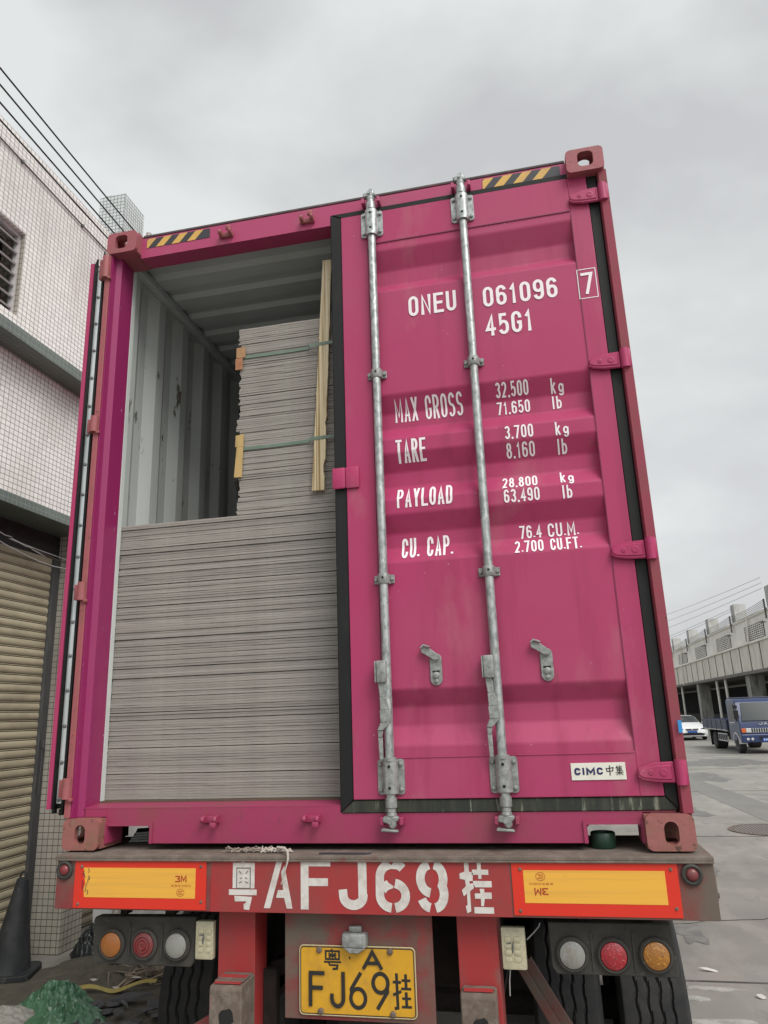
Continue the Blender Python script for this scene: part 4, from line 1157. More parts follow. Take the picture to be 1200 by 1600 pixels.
# tail light clusters
def lens(x, z, mat, parent, rings=False, y=.040):
    b = MB()
    b.lathe([(.056, 0), (.056, .010), (.050, .016), (.0455, .016), (.0445, .006), (.0, .006)], mat_axes((x, y, z), (1, 0, 0), (0, 0, 1), (0, -1, 0)), 32, close=False)
    rg = b.build('lamp_ring', m_house, parent, smooth=40)
    b = MB()
    P = [(.0435, .0), (.0425, .010), (.036, .014)] + ([(.030, .0155), (.0285, .012), (.0265, .0165), (.019, .0175), (.0175, .0135), (.0155, .0185), (.008, .019), (.007, .015), (.0, .016)] if rings else [(.020, .018), (.0, .0195)])
    b.lathe(P, mat_axes((x, y - .0065, z), (1, 0, 0), (0, 0, 1), (0, -1, 0)), 32, close=False)
    b.build('lens', mat, rg, smooth=50)
hl = MB()
hl.prism([(.146, -.412), (.141, -.262), (.150, -.250), (.580, -.244), (.580, -.395), (.562, -.418), (.30, -.418)], 'y', .042, .085, bev=.003)
for x in (.302, .440): hl.box(x - .004, x + .004, .038, .043, -.40, -.27, bev=.001)
hl = hl.build('light_cluster', m_house, tr)
lens(.231, -.345, m_amber, hl); lens(.370, -.343, m_redl, hl, True); lens(.507, -.342, m_clear, hl)
hr = MB()
hr.prism([(1.914, -.238), (1.916, -.376), (1.932, -.399), (2.326, -.399), (2.333, -.390), (2.322, -.236)], 'y', .042, .085, bev=.003)
for x in (2.056, 2.194): hr.box(x - .004, x + .004, .038, .043, -.385, -.262, bev=.001)
hr = hr.build('light_cluster', m_house, tr)
lens(1.988, -.335, m_clear, hr); lens(2.125, -.335, m_redd, hr); lens(2.264, -.331, m_amberd, hr)
for x0, x1, z0 in ((.245, .275, -.245), (.44, .48, -.242), (2.02, 2.05, -.236), (2.24, 2.27, -.234)):
    MB().box(x0, x1, .06, .10, z0, -.2045).build('lamp_stay', m_under, tr)
for x0, x1, z0, z1 in ((.588, .662, -.386, -.254), (1.748, 1.832, -.386, -.252)):
    lp = MB().box(x0, x1, .022, .050, z0, z1, bev=.006).build('work_lamp', m_beige, tr, smooth=40)
    q = MB()
    for i in range(2):
        for k in range(4):
            q.box(x0 + .012 + i * .031, x0 + .036 + i * .031, .0195, .0225, z0 + .026 + k * .021, z0 + .042 + k * .021, bev=.003)
    q.build('lens', m_beige, lp, smooth=40)
    q = MB()
    q.tube([((x0 + x1) / 2 - .004, .0190, z0 + .055), ((x0 + x1) / 2 - .002, .0188, z0 + .075), ((x0 + x1) / 2, .0190, z0 + .092)], [.002, .0035, .001], 6)
    q.tube([(x0 + .018, .0190, z0 + .083), (x0 + .034, .0188, z0 + .085)], .0022, 6)
    q.build('burn_mark', m_bolt, lp)
b = MB()
b.tube([(1.835, .06, -.30), (1.86, .07, -.28), (1.88, .08, -.262), (1.885, .08, -.25)], .0022, 6); b.build('lamp_wire', m_wire, tr)
b = MB()
b.tube([(1.772, .05, -.386), (1.765, .06, -.43), (1.762, .07, -.48)], .0022, 6)
b.build('lamp_wire', m_wire, tr)
# chassis, braces, axle
b = MB()
for x in (.72, 1.59):
    b.box(x, x + .13, .17, 11.6, -.24, -.21); b.box(x + .055, x + .075, .17, 11.6, -.54, -.24); b.box(x, x + .13, .17, 11.6, -.57, -.54)
for y in (.30, .42, 1.2, 2.6, 4.2, 6, 8, 10):
    b.box(.06 if y < .5 else .70, 2.43 if y < .5 else 1.74, y, y + .09, -.205, -.09 if y < .35 else -.14)
b.box(.851, 1.589, .42, .50, -.56, -.24)
b.build('chassis', m_under, tr)
b = MB()
b.prism([(1.775, -.46), (1.800, -.445), (2.02, -.80), (1.985, -.82)], 'y', .30, .36, bev=.004); b.prism([(1.800, -.4445), (1.83, -.43), (2.05, -.79), (2.0205, -.80)], 'y', .315, .345)
b.build('brace', m_tdirt, tr)
b = MB()
b.prism([(.690, -.585), (.690, -.555), (.50, -.66), (.50, -.70)], 'y', .10, .14, bev=.003)
b.build('brace', m_tdirt, tr)
b = MB()
b.prism([(.827, -.50), (.827, -.44), (.90, -.415), (1.10, -.34), (1.10, -.40)], 'y', .20, .32); b.box(.827, .880, .12, .16, -1.0, -.44, bev=.003)
b.build('brace', m_under, tr)
b = MB(); b.cyl((.1, 1.40, -.92), (2.35, 1.40, -.92), .07, 14); b.box(.45, 2.04, 1.30, 1.50, -.85, -.58); b.build('axle', m_under, tr)
b = MB(); b.cyl((.1, 2.72, -.92), (2.35, 2.72, -.92), .07, 14); b.build('axle', m_under, tr)
for x0, x1 in ((-.02, .70), (1.78, 2.48)):
    b = MB(); b.strip([(x0, 1.40 + .60 * math.cos(R(a)), -.92 + .60 * math.sin(R(a))) for a in range(62, 131, 8)], (x1 - x0, 0, 0))
    b.build('mudguard', m_house, tr).modifiers.new('s', 'SOLIDIFY').thickness = .008
# tyres with zigzag grooves
def tyre_mesh():
    b = MB()
    wd, Ro, Ri = .305, .505, .29
    n = 144
    prof_ = [(-.125, Ri), (-.150, Ri + .06), (-.1525, Ro - .10), (-.146, Ro - .035), (-.132, Ro - .008)]
    tr_n = 66
    xs_ = [-.128 + .256 * k / tr_n for k in range(tr_n + 1)]
    def f(i, j):
        t = 2 * PI * i
        L = len(prof_)
        if j < L: x, r = prof_[j]
        elif j < L + tr_n + 1:
            x = xs_[j - L]; r = Ro - .006 * (x / .128) ** 2
            for gx, am in ((-.075, .006), (-.025, .008), (.025, .008), (.075, .006)):
                z = am * (2 * abs((t * 30 / PI) % 2 - 1) - 1)
                if abs(x - gx - z) < .0052: r -= .013
        else:
            x, r = prof_[2 * L + tr_n - j]; x = -x
        return Vector((x, r * math.cos(t), r * math.sin(t)))
    nv = 2 * len(prof_) + tr_n
    V = [[b.bm.verts.new(f(i / n, j)) for j in range(nv + 1)] for i in range(n)]
    for i in range(n):
        for jj in range(nv):
            a, c = V[i], V[(i + 1) % n]
            b.bm.faces.new((a[jj], c[jj], c[jj + 1], a[jj + 1]))
    return b
T0 = None
for k, (x, y) in enumerate(((.108, 1.40), (.498, 1.40), (1.945, 1.40), (2.316, 1.40), (.108, 2.72), (.498, 2.72), (1.945, 2.72), (2.316, 2.72))):
    if T0 is None:
        T0 = tyre_mesh().build('wheel', m_tyre, None, smooth=30); o = T0
    else:
        o = T0.copy(); C.objects.link(o)
    o.location = (x, y, -.915); o.rotation_euler = (k * .7, 0, 0)
    o.parent = tr; o.matrix_parent_inverse = W[tr].inverted(); W[o] = Matrix.Translation((x, y, -.915))
    b = MB(); b.lathe([(.0, -.10), (.10, -.10), (.12, -.04), (.25, -.02), (.29, -.12), (.29, .12), (.25, .05), (.0, .05)], mat_axes((x, y, -.915), (0, 1, 0), (0, 0, 1), (1, 0, 0)), 28, close=False)
    b.build('rim', m_under, o, smooth=40)

# small things lying on the deck and in the fork pockets
b = MB(); MT = Matrix.Translation((2.135, .120, -.0095))
b.lathe([(.040, .0), (.044, .004), (.044, .050), (.041, .054), (.036, .052), (.035, .010), (.0, .010)], MT, 36, close=False)
tag(b.build('green_tub', m_green, None, smooth=45), 'small dark green round tub in the right fork pocket', 'tub')
def wander(p0, p1, n, amp, seed, zlift=.004):
    P = []
    for i in range(n + 1):
        f = i / n
        v = Vector(p0).lerp(Vector(p1), f)
        v.x += amp * noise.noise(Vector((f * 9, seed, 0))); v.y += amp * noise.noise(Vector((f * 9, seed, 4))) ; v.z += abs(amp * 1.1 * noise.noise(Vector((f * 11, seed, 8)))) + zlift
        P.append(v)
    return P
b = MB()
for k in range(8):
    b.tube(wander((.70 + .010 * k, .0 + .010 * (k % 3), -.0095), (.86 + .012 * k, .015 * (k % 4), -.0095), 16, .022 + .004 * (k % 3), k * 2.3), .0024, 6)
tag(b.build('rope_scrap', m_ropeg), 'greyish frayed rope scrap lying on the trailer deck', 'rope scrap')
b = MB()
for k in range(7):
    b.tube(wander((.868, .005 * k - .01, -.0095), (.99 - .012 * k, .0, -.0095), 18, .026, 30 + k * 1.9), .0026, 6)
b.tube([(.93, -.01, .012), (.965, -.03, .012), (.990, -.062, .004), (.992, -.066, -.02), (.984, -.067, -.05), (.974, -.068, -.085), (.966, -.069, -.104)], [.005, .006, .005, .004, .003, .0025, .0015], 6)
tag(b.build('rope_scrap', m_rope), 'white plastic string knot with tail hanging over the bumper', 'rope scrap')
b = MB(); b.prism([(1.10, -.03), (1.28, -.035), (1.30, -.022), (1.11, -.018)], 'z', -.0093, -.004)
tag(b.build('plastic_shard', m_tblk), 'thin black plastic shard on the trailer deck', 'shard')
b = MB()
for k in range(4): b.box(-.05, .05, -.07, .07, -.004, .004, mat=Matrix.Translation((.190 + .006 * k, .315, -.004 + .0105 * k)) @ Matrix.Rotation(R(18 + 3 * k), 4, 'Z'))
tag(b.build('metal_slats', m_galvd), 'bundle of grey metal slats on the deck behind the left fork pocket', 'slats')
b = MB(); b.lathe([(.012, 0), (.016, .008), (.010, .014), (.014, .022), (.006, .030)], Matrix.Translation((.182, .08, 2.9005)), 12)
tag(b.build('plastic_knot', m_scrapp), 'small pale knot on the container roof beside the left casting', 'knot')

# ================================================================== tiled building on the left
FX, SX = -2.36, -2.69
bl = thing('tiled_building', 'old cream-tiled building with roller shutter left of the container', 'building', (-2.36, 3.5, GZ))
WY0, WY1, WZ0, WZ1 = .95, 2.18, 4.035, 4.885
b = MB()
Y0, Y1 = -2.5, 13.0
b.box(-6.5, FX, WY1, Y1, 3.78, 5.80); b.box(-6.5, FX, Y0, WY0, 3.78, 5.80); b.box(-6.5, FX, WY0, WY1, WZ1, 5.80); b.box(-6.5, FX, WY0, WY1, 3.78, WZ0)
b.box(-6.5, FX, Y0, Y1, 2.43, 3.67)
b.build('wall', m_tile, bl)
b = MB(); b.box(-6.5, FX + .225, Y0, Y1, 3.671, 3.779, bev=.003); b.build('ledge', m_tileg, bl)
b = MB(); b.box(-6.5, FX + .012, Y0, Y1, 2.332, 2.4295, bev=.003); b.build('ledge', m_tileg, bl)
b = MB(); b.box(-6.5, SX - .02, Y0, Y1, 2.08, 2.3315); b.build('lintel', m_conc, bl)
MB().box(-6.5, -2.4, Y0 + .02, Y1 - .02, 5.801, 5.83).build('roof', m_conc, bl)
wn = thing  # (window below is a part)
b = MB()
wf = MB()
wf.box(-2.45, -2.41, WY1 - .035, WY1, WZ0, WZ1); wf.box(-2.45, -2.41, WY0, WY0 + .035, WZ0, WZ1); wf.box(-2.45, -2.41, WY0 + .0355, WY1 - .0355, WZ1 - .035, WZ1); wf.box(-2.45, -2.41, WY0 + .0355, WY1 - .0355, WZ0, WZ0 + .035)
win = wf.build('window', m_louv, bl)
b = MB()
for k in range(7):
    z = WZ0 + .05 + k * .112
    b.box(-.05, .05, WY0 + .036, WY1 - .036, -.008, .008, mat=Matrix.Translation((-2.44, 0, z + .05)) @ Matrix.Rotation(R(38), 4, 'Y'))
b.build('louvre_slats', m_louv, win)
MB().box(-2.66, -2.60, WY0, WY1, WZ0, WZ1).build('window_back', m_dark, win)
b = MB(); b.box(-2.60, -2.365, WY1 - .003, WY1 - .0005, WZ0, WZ1); b.build('reveal', m_tilep, win)
# roof tower
tw = MB(); tw.box(-4.335, -3.894, 6.0, 6.57, 5.831, 8.64); tw = tw.build('rooftop_pillar', m_tilew, bl)
MB().box(-4.26, -4.14, 6.02, 6.2, 8.641, 8.67, bev=.01).build('cap', m_conc, tw)
# pillar between shutters
b = MB(); b.box(SX, FX - .004, 3.49, 3.80, GZ + .002, 2.3315); b.build('pillar', m_tilep, bl)
b = MB(); b.box(SX, FX - .004, 8.6, 9.1, GZ + .002, 2.3315); b.build('pillar', m_tilep, bl)
# shutters
def shutter(y0, y1):
    P = []
    z = GZ + .01
    pr = [(0, -.004), (.0048, -.004), (.0050, .003), (.0085, .005), (.0125, .003), (.0127, -.004), (.0180, -.004), (.0182, .001), (.028, .007), (.046, .010), (.066, .007), (.0811, .001)]
    while z < 2.08:
        P += [(SX + .004 + d, y0, z + h) for h, d in pr]
        z += .0813
    b = MB(); b.strip(P, (0, y1 - y0, 0))
    o = b.build('shutter', m_shut, bl, smooth=50)
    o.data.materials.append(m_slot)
    for k, p in enumerate(o.data.polygons):          # shade in the grooves between slats, painted as dark faces
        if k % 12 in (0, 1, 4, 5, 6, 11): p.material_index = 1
    return o
m_slot = M('shutter_groove_shade', (0.035, 0.03, 0.022), .8)
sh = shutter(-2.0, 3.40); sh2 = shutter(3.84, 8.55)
b = MB()
b.box(SX - .01, SX + .040, 3.375, 3.43, GZ, 2.08, bev=.004); b.box(SX - .01, SX + .028, 3.434, 3.485, GZ, 2.10, bev=.004)
b.box(SX + .0405, SX + .075, 3.40, 3.425, .30, .37, bev=.006); b.cyl((SX + .055, 3.41, -.1), (SX + .055, 3.41, .30), .006, 8)
b.build('guide_rail', m_rail, sh)
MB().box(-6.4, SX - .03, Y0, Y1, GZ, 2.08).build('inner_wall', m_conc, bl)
# cable clipped to the wall (runs along the facade)
def cable(name, P, r, mat, label, cat='cable', group=None, seg=6):
    b = MB(); b.tube(P, r, seg)
    return tag(b.build(name, mat, smooth=60), label, cat, group)
cb = cable('wall_cable', [(FX + .014, -2.4, 5.63), (FX + .014, 1.736, 5.565), (FX + .014, 3.392, 5.526), (FX + .014, 12.8, 5.35)], .0075, m_wirec, 'thin brown cable clipped to the cream tiles below the roof edge')
b = MB()
for y, z in ((.9, 5.578), (2.02, 5.558), (2.95, 5.537), (4.1, 5.511)):
    b.box(FX, FX + .026, y - .014, y + .014, z - .016, z + .014, bev=.004)
b.build('clip', m_bolt, cb)
CX = -2.1
ANCH = [((1.364, 5.907), (3.446, 5.827), 'topmost of four black overhead cables passing the tiled building'), ((1.387, 5.754), (3.294, 5.676), 'second from top of four black overhead cables passing the tiled building'),
        ((1.411, 5.591), (3.136, 5.532), 'third from top of four black overhead cables passing the tiled building'), ((1.435, 5.434), (3.032, 5.396), 'lowest of four black overhead cables, running against the cream tiles')]
for (y0, z0), (y1, z1), lab in ANCH:
    s = (z1 - z0) / (y1 - y0)
    cable('overhead_cable', [(CX, y, z0 + s * (y - y0) + .004 * (y - y0) * (y - y1)) for y in (-6, -3, 0, y0, 2.3, y1, 5, 8, 11, 14, 18, 24)], .0085, m_cable, lab, group='overhead cables by the tiled building')
cable('loose_wire', [(-2.50, y, z) for y, z in ((.8, 2.30), (1.6, 2.17), (2.30, 2.065), (2.42, 2.040), (2.55, 2.015), (2.75, 1.985), (2.95, 1.962), (3.15, 1.955), (3.45, 1.97), (4.2, 2.05))], .0052, m_wire, 'long pale wire sagging under the soffit above the shutter')
P = []
for k in range(60):
    t_ = k / 59
    P.append((-2.50 + .02 * math.cos(t_ * 19), 2.20 + .80 * t_ + .035 * math.sin(t_ * 19), 2.135 - .12 * t_ + .030 * abs(math.sin(t_ * 9.5))))
cable('loose_wire', P, .0035, m_wire, 'curly pale wire looped over the long wire above the shutter')
for k in range(2):
    cable('loose_wire', [(-2.55 + .03 * k, 2.6, 2.105 - .02 * k), (-2.55 + .03 * k, 3.0, 2.085 - .03 * k), (-2.56, 3.46, 2.075 - .04 * k)], .004, m_wire if k == 0 else m_wirec, ('straight pale wire tight under the dark soffit', 'straight brown wire just below the pale one under the soffit')[k])

# ------------------------------------------------------------------ things on the ground, left
cn = thing('traffic_cone', 'dark rubber cone leaning beside the shutter rail', 'cone', (-2.43, 2.98, GZ))
ML = Matrix.Translation((-2.44, 2.96, GZ)) @ Matrix.Rotation(R(5), 4, 'Y')
b = MB(); b.lathe([(.168, .045), (.160, .06), (.135, .20), (.100, .40), (.066, .60), (.050, .69), (.047, .715), (.034, .720)], ML, 30); b.build('cone_body', m_cone, cn, smooth=50)
b = MB(); b.prism(rrect(-.205, .205, -.205, .205, .07, 4), 'z', .002, .046, bev=.006, mat=Matrix.Translation((-2.43, 2.96, GZ)) @ Matrix.Rotation(R(20), 4, 'Z')); b.build('base', m_cone, cn)
b = MB(); b.tube([ML @ Vector((-.03 * math.cos(a), .0, .715 + .055 * math.sin(a))) for a in [PI * k / 10 for k in range(11)]], .008, 8); b.build('top_loop', m_cone, cn, smooth=60)

def heap(name, mat, cx, cy, rx, ry, h, seed, label, cat, fine=1.0, n=70, ridge=.5, z0=None):
    b = MB()
    zz = (GZ if z0 is None else z0) - .004
    def f(i, j):
        u, v = i * 2 - 1, j * 2 - 1
        k = max(abs(u), abs(v)); l = math.hypot(u, v)
        if l > 1e-6: u, v = u * k / l, v * k / l
        r = k
        t_ = math.atan2(v, u)
        er = 1 + .22 * noise.noise(Vector((math.cos(t_) * 1.5 + seed, math.sin(t_) * 1.5, seed)))
        base = h * max(0.0, 1 - r ** 2.2)
        p = Vector((u * 3 * fine + seed, v * 3 * fine, seed * .3))
        pq = Vector((p.x * 2.6 + p.y * .8, p.y * .7 - p.x * .2, p.z))
        fold = (1 - abs(noise.noise(p * 1.4)) * 2.2) * .6 + (1 - abs(noise.noise(pq * .9)) * 2.4) * .30 + (1 - abs(noise.noise(p * 4.1)) * 2.4) * .10
        z = base * (.72 + ridge * fold * (1 - .5 * r)) if r < .995 else 0
        return Vector((cx + u * rx * er + .02 * noise.noise(p * 2), cy + v * ry * er, zz + max(z, 0)))
    b.grid(n, n, f)
    return tag(b.build(name, mat, smooth=150), label, cat)
o = heap('dirt_mound', m_dirt, -1.72, 3.20, .52, .42, .085, 3.3, 'low mound of grey-brown dirt between pillar and rubbish', 'dirt mound', 1.2, 60, .35)
del o['category'], o['label']; o['kind'] = 'stuff'
b = MB(); b.prism(blob(-1.45, 2.62, 1.05, .78, 8.4, 60, .3), 'z', GZ, GZ + .005); struct(b.build('dirt_ground', m_dirt))
heap('plastic_bag', m_gbag, -1.63, 2.44, .27, .20, .115, 11.2, 'big crumpled green plastic bag at the foot of the dirt mound', 'bag', 1.0, 150, .85)
heap('plastic_bag', m_gbag, -1.36, 2.16, .30, .22, .10, 17.9, 'flatter crumpled green plastic bag beside the slate pieces', 'bag', 1.0, 150, .7)
heap('plastic_bag', m_wbag, -1.86, 2.16, .28, .26, .055, 23.4, 'dirty milky white plastic bag left of the green bag', 'bag', .9, 80, .65)
heap('plastic_bag', m_kbag, -2.06, 3.56, .23, .16, .20, 31.7, 'crumpled black plastic bag against the tiled pillar', 'bag', 1.4, 70, .7)
# white sheet and poles leaning behind
b = MB(); b.box(-.42, .42, -.012, .012, 0, 1.1, mat=Matrix.Translation((-1.93, 3.98, GZ)) @ Matrix.Rotation(R(-4), 4, 'X') @ Matrix.Rotation(R(-5), 4, 'Y'))
tag(b.build('white_sheet', m_panelw), 'dirty white sheet leaning behind the trailer beside the pillar', 'sheet')
for k, (p0, p1, lab) in enumerate((((-1.83, 3.50, GZ), (-2.25, 4.0, GZ + .95), 'dark slim stick leaning by the white sheet, left of its pair'), ((-1.78, 3.48, GZ), (-2.16, 4.0, GZ + .95), 'pale slim stick leaning by the white sheet, right of its pair'), ((-1.80, 3.52, GZ + .05), (-2.05, 3.66, GZ + .17), 'short pink-grey stick across the black bag'))):
    b = MB(); b.tube([p0, p1], .011, 6)
    tag(b.build('stick', m_scrapw if k == 0 else m_ropeg), lab, 'stick')
b = MB(); b.tube([(-1.62, 3.40, GZ + .06), (-1.20, 3.28, GZ + .03)], .009, 6); tag(b.build('stick', m_scrapp), 'white plastic rod lying under the left light cluster', 'stick')
# yellow strip
b = MB()
V = []
for k in range(26):
    f_ = k / 25
    x = -1.66 + .60 * f_; y = 2.60 + .20 * f_ + .03 * math.sin(f_ * 7)
    z = GZ + .03 + .018 * math.sin(f_ * 9) + .02 * f_
    wv = .022 + .010 * math.sin(f_ * 13)
    V.append([b.bm.verts.new(p) for p in ((x, y - wv, z - .008), (x, y, z + .012), (x, y + wv, z + .002))])
for a, c in zip(V, V[1:]):
    b.bm.faces.new((a[0], c[0], c[1], a[1])); b.bm.faces.new((a[1], c[1], c[2], a[2]))
tag(b.build('yellow_strip', m_yel, smooth=60), 'crumpled yellow paper strip across the rubbish', 'strip')
# slate pieces and wood scraps: one rough mesh of each kind, copied
def shard(seed, n=7, th=.35):
    b = MB()
    rnd = random.Random(seed)
    P = [(math.cos(2 * PI * k / n) * rnd.uniform(.6, 1.1), math.sin(2 * PI * k / n) * rnd.uniform(.5, 1.0)) for k in range(n)]
    A = [b.bm.verts.new((u, v, -th * rnd.uniform(.3, .6))) for u, v in P]; B = [b.bm.verts.new((u * .85, v * .85, th * rnd.uniform(.2, .9))) for u, v in P]
    b.bm.faces.new(A[::-1]); b.bm.faces.new(B)
    for k in range(n): b.bm.faces.new((A[k], A[(k + 1) % n], B[(k + 1) % n], B[k]))
    bmesh.ops.triangulate(b.bm, faces=[f for f in b.bm.faces if len(f.verts) > 4])
    bmesh.ops.recalc_face_normals(b.bm, faces=b.bm.faces[:])
    me = bpy.data.meshes.new('shard'); b.bm.to_mesh(me); b.bm.free()
    return me
SL = [shard(k) for k in range(6)]
for me in SL: me.materials.append(m_slate)
o = bpy.data.objects.new('slate_piece', SL[2]); C.objects.link(o)
o.location = (-1.10, 2.50, GZ + .05); o.scale = (.17, .09, .06); o.rotation_euler = (.1, -.1, .3)
tag(o, 'largest slate piece, flat on the broken heap by the tyre', 'slate', 'broken slate pieces beside the tyre')
for k in range(46):
    o = bpy.data.objects.new('slate_piece', SL[k % 6]); C.objects.link(o)
    x, y = random.uniform(-1.32, -.66), random.uniform(1.95, 2.52)
    s = random.uniform(.03, .085)
    o.location = (x, y, GZ + random.uniform(.01, .055)); o.scale = (s, s * .8, s * .55); o.rotation_euler = (random.uniform(-.5, .5), random.uniform(-.5, .5), random.uniform(0, 6))
    tag(o, 'small dark grey broken slate piece in the heap beside the left tyre', 'slate', 'broken slate pieces beside the tyre')
WS = MB().box(-.5, .5, -.06, .06, -.03, .03, bev=.01); WS = WS.build('wood_scrap', m_scrapw); 
wd0 = WS
for k in range(95):
    o = wd0 if k == 0 else wd0.copy()
    if k: C.objects.link(o)
    L_ = random.uniform(.06, .30)
    o.location = (random.uniform(-1.52, -.85), random.uniform(2.82, 3.32), GZ + random.uniform(.012, .07)); o.scale = (L_, L_ * random.uniform(.4, 1.3), L_ * random.uniform(.3, .8)); o.rotation_euler = (random.uniform(-.3, .3), random.uniform(-.35, .35), random.uniform(0, 6))
    tag(o, 'small weathered wood scrap in the litter under the left light cluster', 'wood scrap', 'wood scraps under the trailer')
PS = shard(21, 6, .12); PS.materials.append(m_scrapp)
for (x, y, z, sx_, sy_, rz, lab) in ((-1.26, 3.05, .10, .055, .035, .4, 'white crumpled paper scrap leaning by the left tyre'), (-1.25, 2.86, .06, .05, .016, .9, 'pale paper curl at the end of the yellow strip'),
                                     (-1.60, 2.86, .03, .045, .02, .2, 'pale paper scrap on the dirt above the yellow strip'), (-1.33, 2.72, .03, .04, .018, .1, 'pale paper scrap below the yellow strip'),
                                     (2.965, 3.62, .012, .085, .022, .05, 'white plastic scrap on the concrete just behind the front joint'), (3.186, 3.10, .012, .04, .030, -.6, 'small white paper scrap in front of the concrete joint'),
                                     (3.30, 6.05, .01, .05, .02, .2, 'far white paper scrap on the concrete at the frame edge'), (2.74, 3.6, .008, .03, .02, 1.1, 'tiny pale scrap on the concrete beside the tyre')):
    o = bpy.data.objects.new('paper_scrap', PS); C.objects.link(o)
    o.location = (x, y, GZ + z); o.scale = (sx_, sy_, .03); o.rotation_euler = (.25, .2, rz)
    tag(o, lab, 'scrap')
# manhole grate
mh = thing('manhole_cover', 'round ribbed manhole cover in the concrete yard', 'manhole cover', (5.12, 10.38, GZ))
b = MB(); b.lathe([(.60, .002), (.60, .012), (.545, .012), (.545, .004), (.0, .004)], Matrix.Translation((5.12, 10.38, GZ)), 48, close=False); b.build('cover_ring', m_tgrime, mh)
b = MB()
for k in range(-10, 11):
    h = math.sqrt(max(.53 ** 2 - (k * .05) ** 2, .0))
    if h > .05: b.box(5.12 + k * .05 - .012, 5.12 + k * .05 + .012, 10.38 - h, 10.38 + h, GZ + .0045, GZ + .010)
b.build('ribs', m_groundp, mh)

# ================================================================== far right: warehouse
TH = 0.00753
m_wh = M('warehouse_plaster', (0.78, 0.76, 0.71), 0.85, 0, [((.66, .63, .57), (1.5, .5, .4), .42, .7, 8), ((.42, .39, .35), (4, 2, .5), .60, .8, 8)])
m_whc = M('canopy_sheet', (0.66, 0.63, 0.56), 0.8, 0, [((.50, .47, .41), (2, 1.5, .5), .42, .7, 8), ((.22, .20, .17), (5, 4, .6), .60, .8)])
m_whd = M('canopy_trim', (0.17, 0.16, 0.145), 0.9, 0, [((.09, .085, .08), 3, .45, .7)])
m_pier = M('pier_tile', (0.40, 0.40, 0.385), 0.8, 0, [((.30, .30, .28), (3, 3, 1), .45, .7)])
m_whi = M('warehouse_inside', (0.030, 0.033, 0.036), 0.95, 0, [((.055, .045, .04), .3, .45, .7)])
m_whcol = M('concrete_column', (0.33, 0.325, 0.305), 0.9, 0, [((.11, .11, .10), (3, 3, .5), .45, .65, 8), ((.34, .33, .30), (6, 6, 1), .62, .8)])
wh = thing('warehouse', 'long pale warehouse with deep canopy and columns across the yard', 'building', (CAMX, CAMY, 0), TH)
L0, L1 = 40.0, 150.0
ST = 13.3
b = MB(); b.box(ST + .15, ST + 12, L0, L1, 4.20, 5.78); b.build('wall', m_wh, wh, local=True)
b = MB(); b.box(ST + .05, ST + .16, L0, L1, 5.781, 5.93); b.box(ST - .12, ST + .149, L0, L1, 4.16, 4.28); b.build('coping', m_wh, wh, local=True)
P = []
d = L0
while d < L1:
    P += [(ST, d, 2.50), (ST, d + 2.40, 2.50), (ST + .05, d + 2.43, 2.50), (ST + .05, d + 2.50, 2.50)]; d += 2.53
b = MB(); b.strip(P, (0, 0, 1.66)); b.build('canopy_fascia', m_whc, wh, local=True)
d = L0 + 2.46
while d < L1:
    b = MB(); b.box(ST - .03, ST + .02, d - .055, d + .055, 2.50, 4.16); d += 2.53
    b.build('canopy_batten', m_whd, wh, local=True)
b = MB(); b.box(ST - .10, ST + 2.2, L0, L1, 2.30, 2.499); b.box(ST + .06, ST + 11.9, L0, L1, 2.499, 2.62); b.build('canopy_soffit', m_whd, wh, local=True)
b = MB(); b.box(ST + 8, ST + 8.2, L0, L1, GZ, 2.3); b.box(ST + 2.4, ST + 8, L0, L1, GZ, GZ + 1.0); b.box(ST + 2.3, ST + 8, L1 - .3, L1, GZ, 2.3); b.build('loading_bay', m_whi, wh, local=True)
for k in range(11):
    d = 47.0 + 8.62 * k
    if k % 2: b = MB(); b.box(ST + .15, ST + 1.10, d - 1.3, d - .3, GZ, 2.30, bev=.03); b.build('column', m_whcol, wh, local=True)
    b = MB(); b.box(ST + .10, ST + .9, d - .40, d + .55, 5.931, 7.17, bev=.02); b.build('roof_pier', m_pier, wh, local=True)
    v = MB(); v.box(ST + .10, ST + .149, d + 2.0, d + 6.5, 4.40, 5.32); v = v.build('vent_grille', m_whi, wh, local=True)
    q = MB()
    for r_ in range(7): q.box(ST + .07, ST + .0995, d + 2.0, d + 6.5, 4.42 + r_ * .128, 4.47 + r_ * .128)
    for c_ in range(11): q.box(ST + .085, ST + .0993, d + 2.0 + c_ * .44, d + 2.09 + c_ * .44, 4.40, 5.32)
    q.build('grille_bars', m_wh, v, local=True)
for d in (61.6, 64.6, 80.5, 96.0):
    b = MB(); b.cyl((ST + .25, d, GZ), (ST + .25, d, 2.3), .10, 10); b.build('downpipe', m_wh, wh, local=True)
b = MB(); b.tube([(ST + .05, 52.2, 5.9), (ST - .05, 52.2, 4.4), (ST - .15, 52.2, 4.2)], .06, 8); b.tube([(ST + .05, 77, 5.5), (ST - .1, 77, 4.3), (ST - .14, 77, 2.4)], .07, 8); b.build('drain_pipe', m_wh, wh, local=True)
fn = thing('wire_fence', 'strands of wire on iron brackets along the warehouse roof edge', 'fence', (CAMX, CAMY, 0), TH)
m_fw = M('dull_wire', (0.24, 0.255, 0.245), 0.7)
b = MB()
for z in (6.00, 6.10, 6.20, 6.30, 6.40):
    PP = []
    for k in range(10):
        d0 = 47.6 + 8.62 * k
        for f_ in (0, .25, .5, .75): PP.append((ST - .05, d0 + 8.62 * f_, z - .18 * 4 * f_ * (1 - f_) * .6))
    b.tube(PP, .018, 5)
b.build('wire', m_fw, fn, local=True)
b = MB()
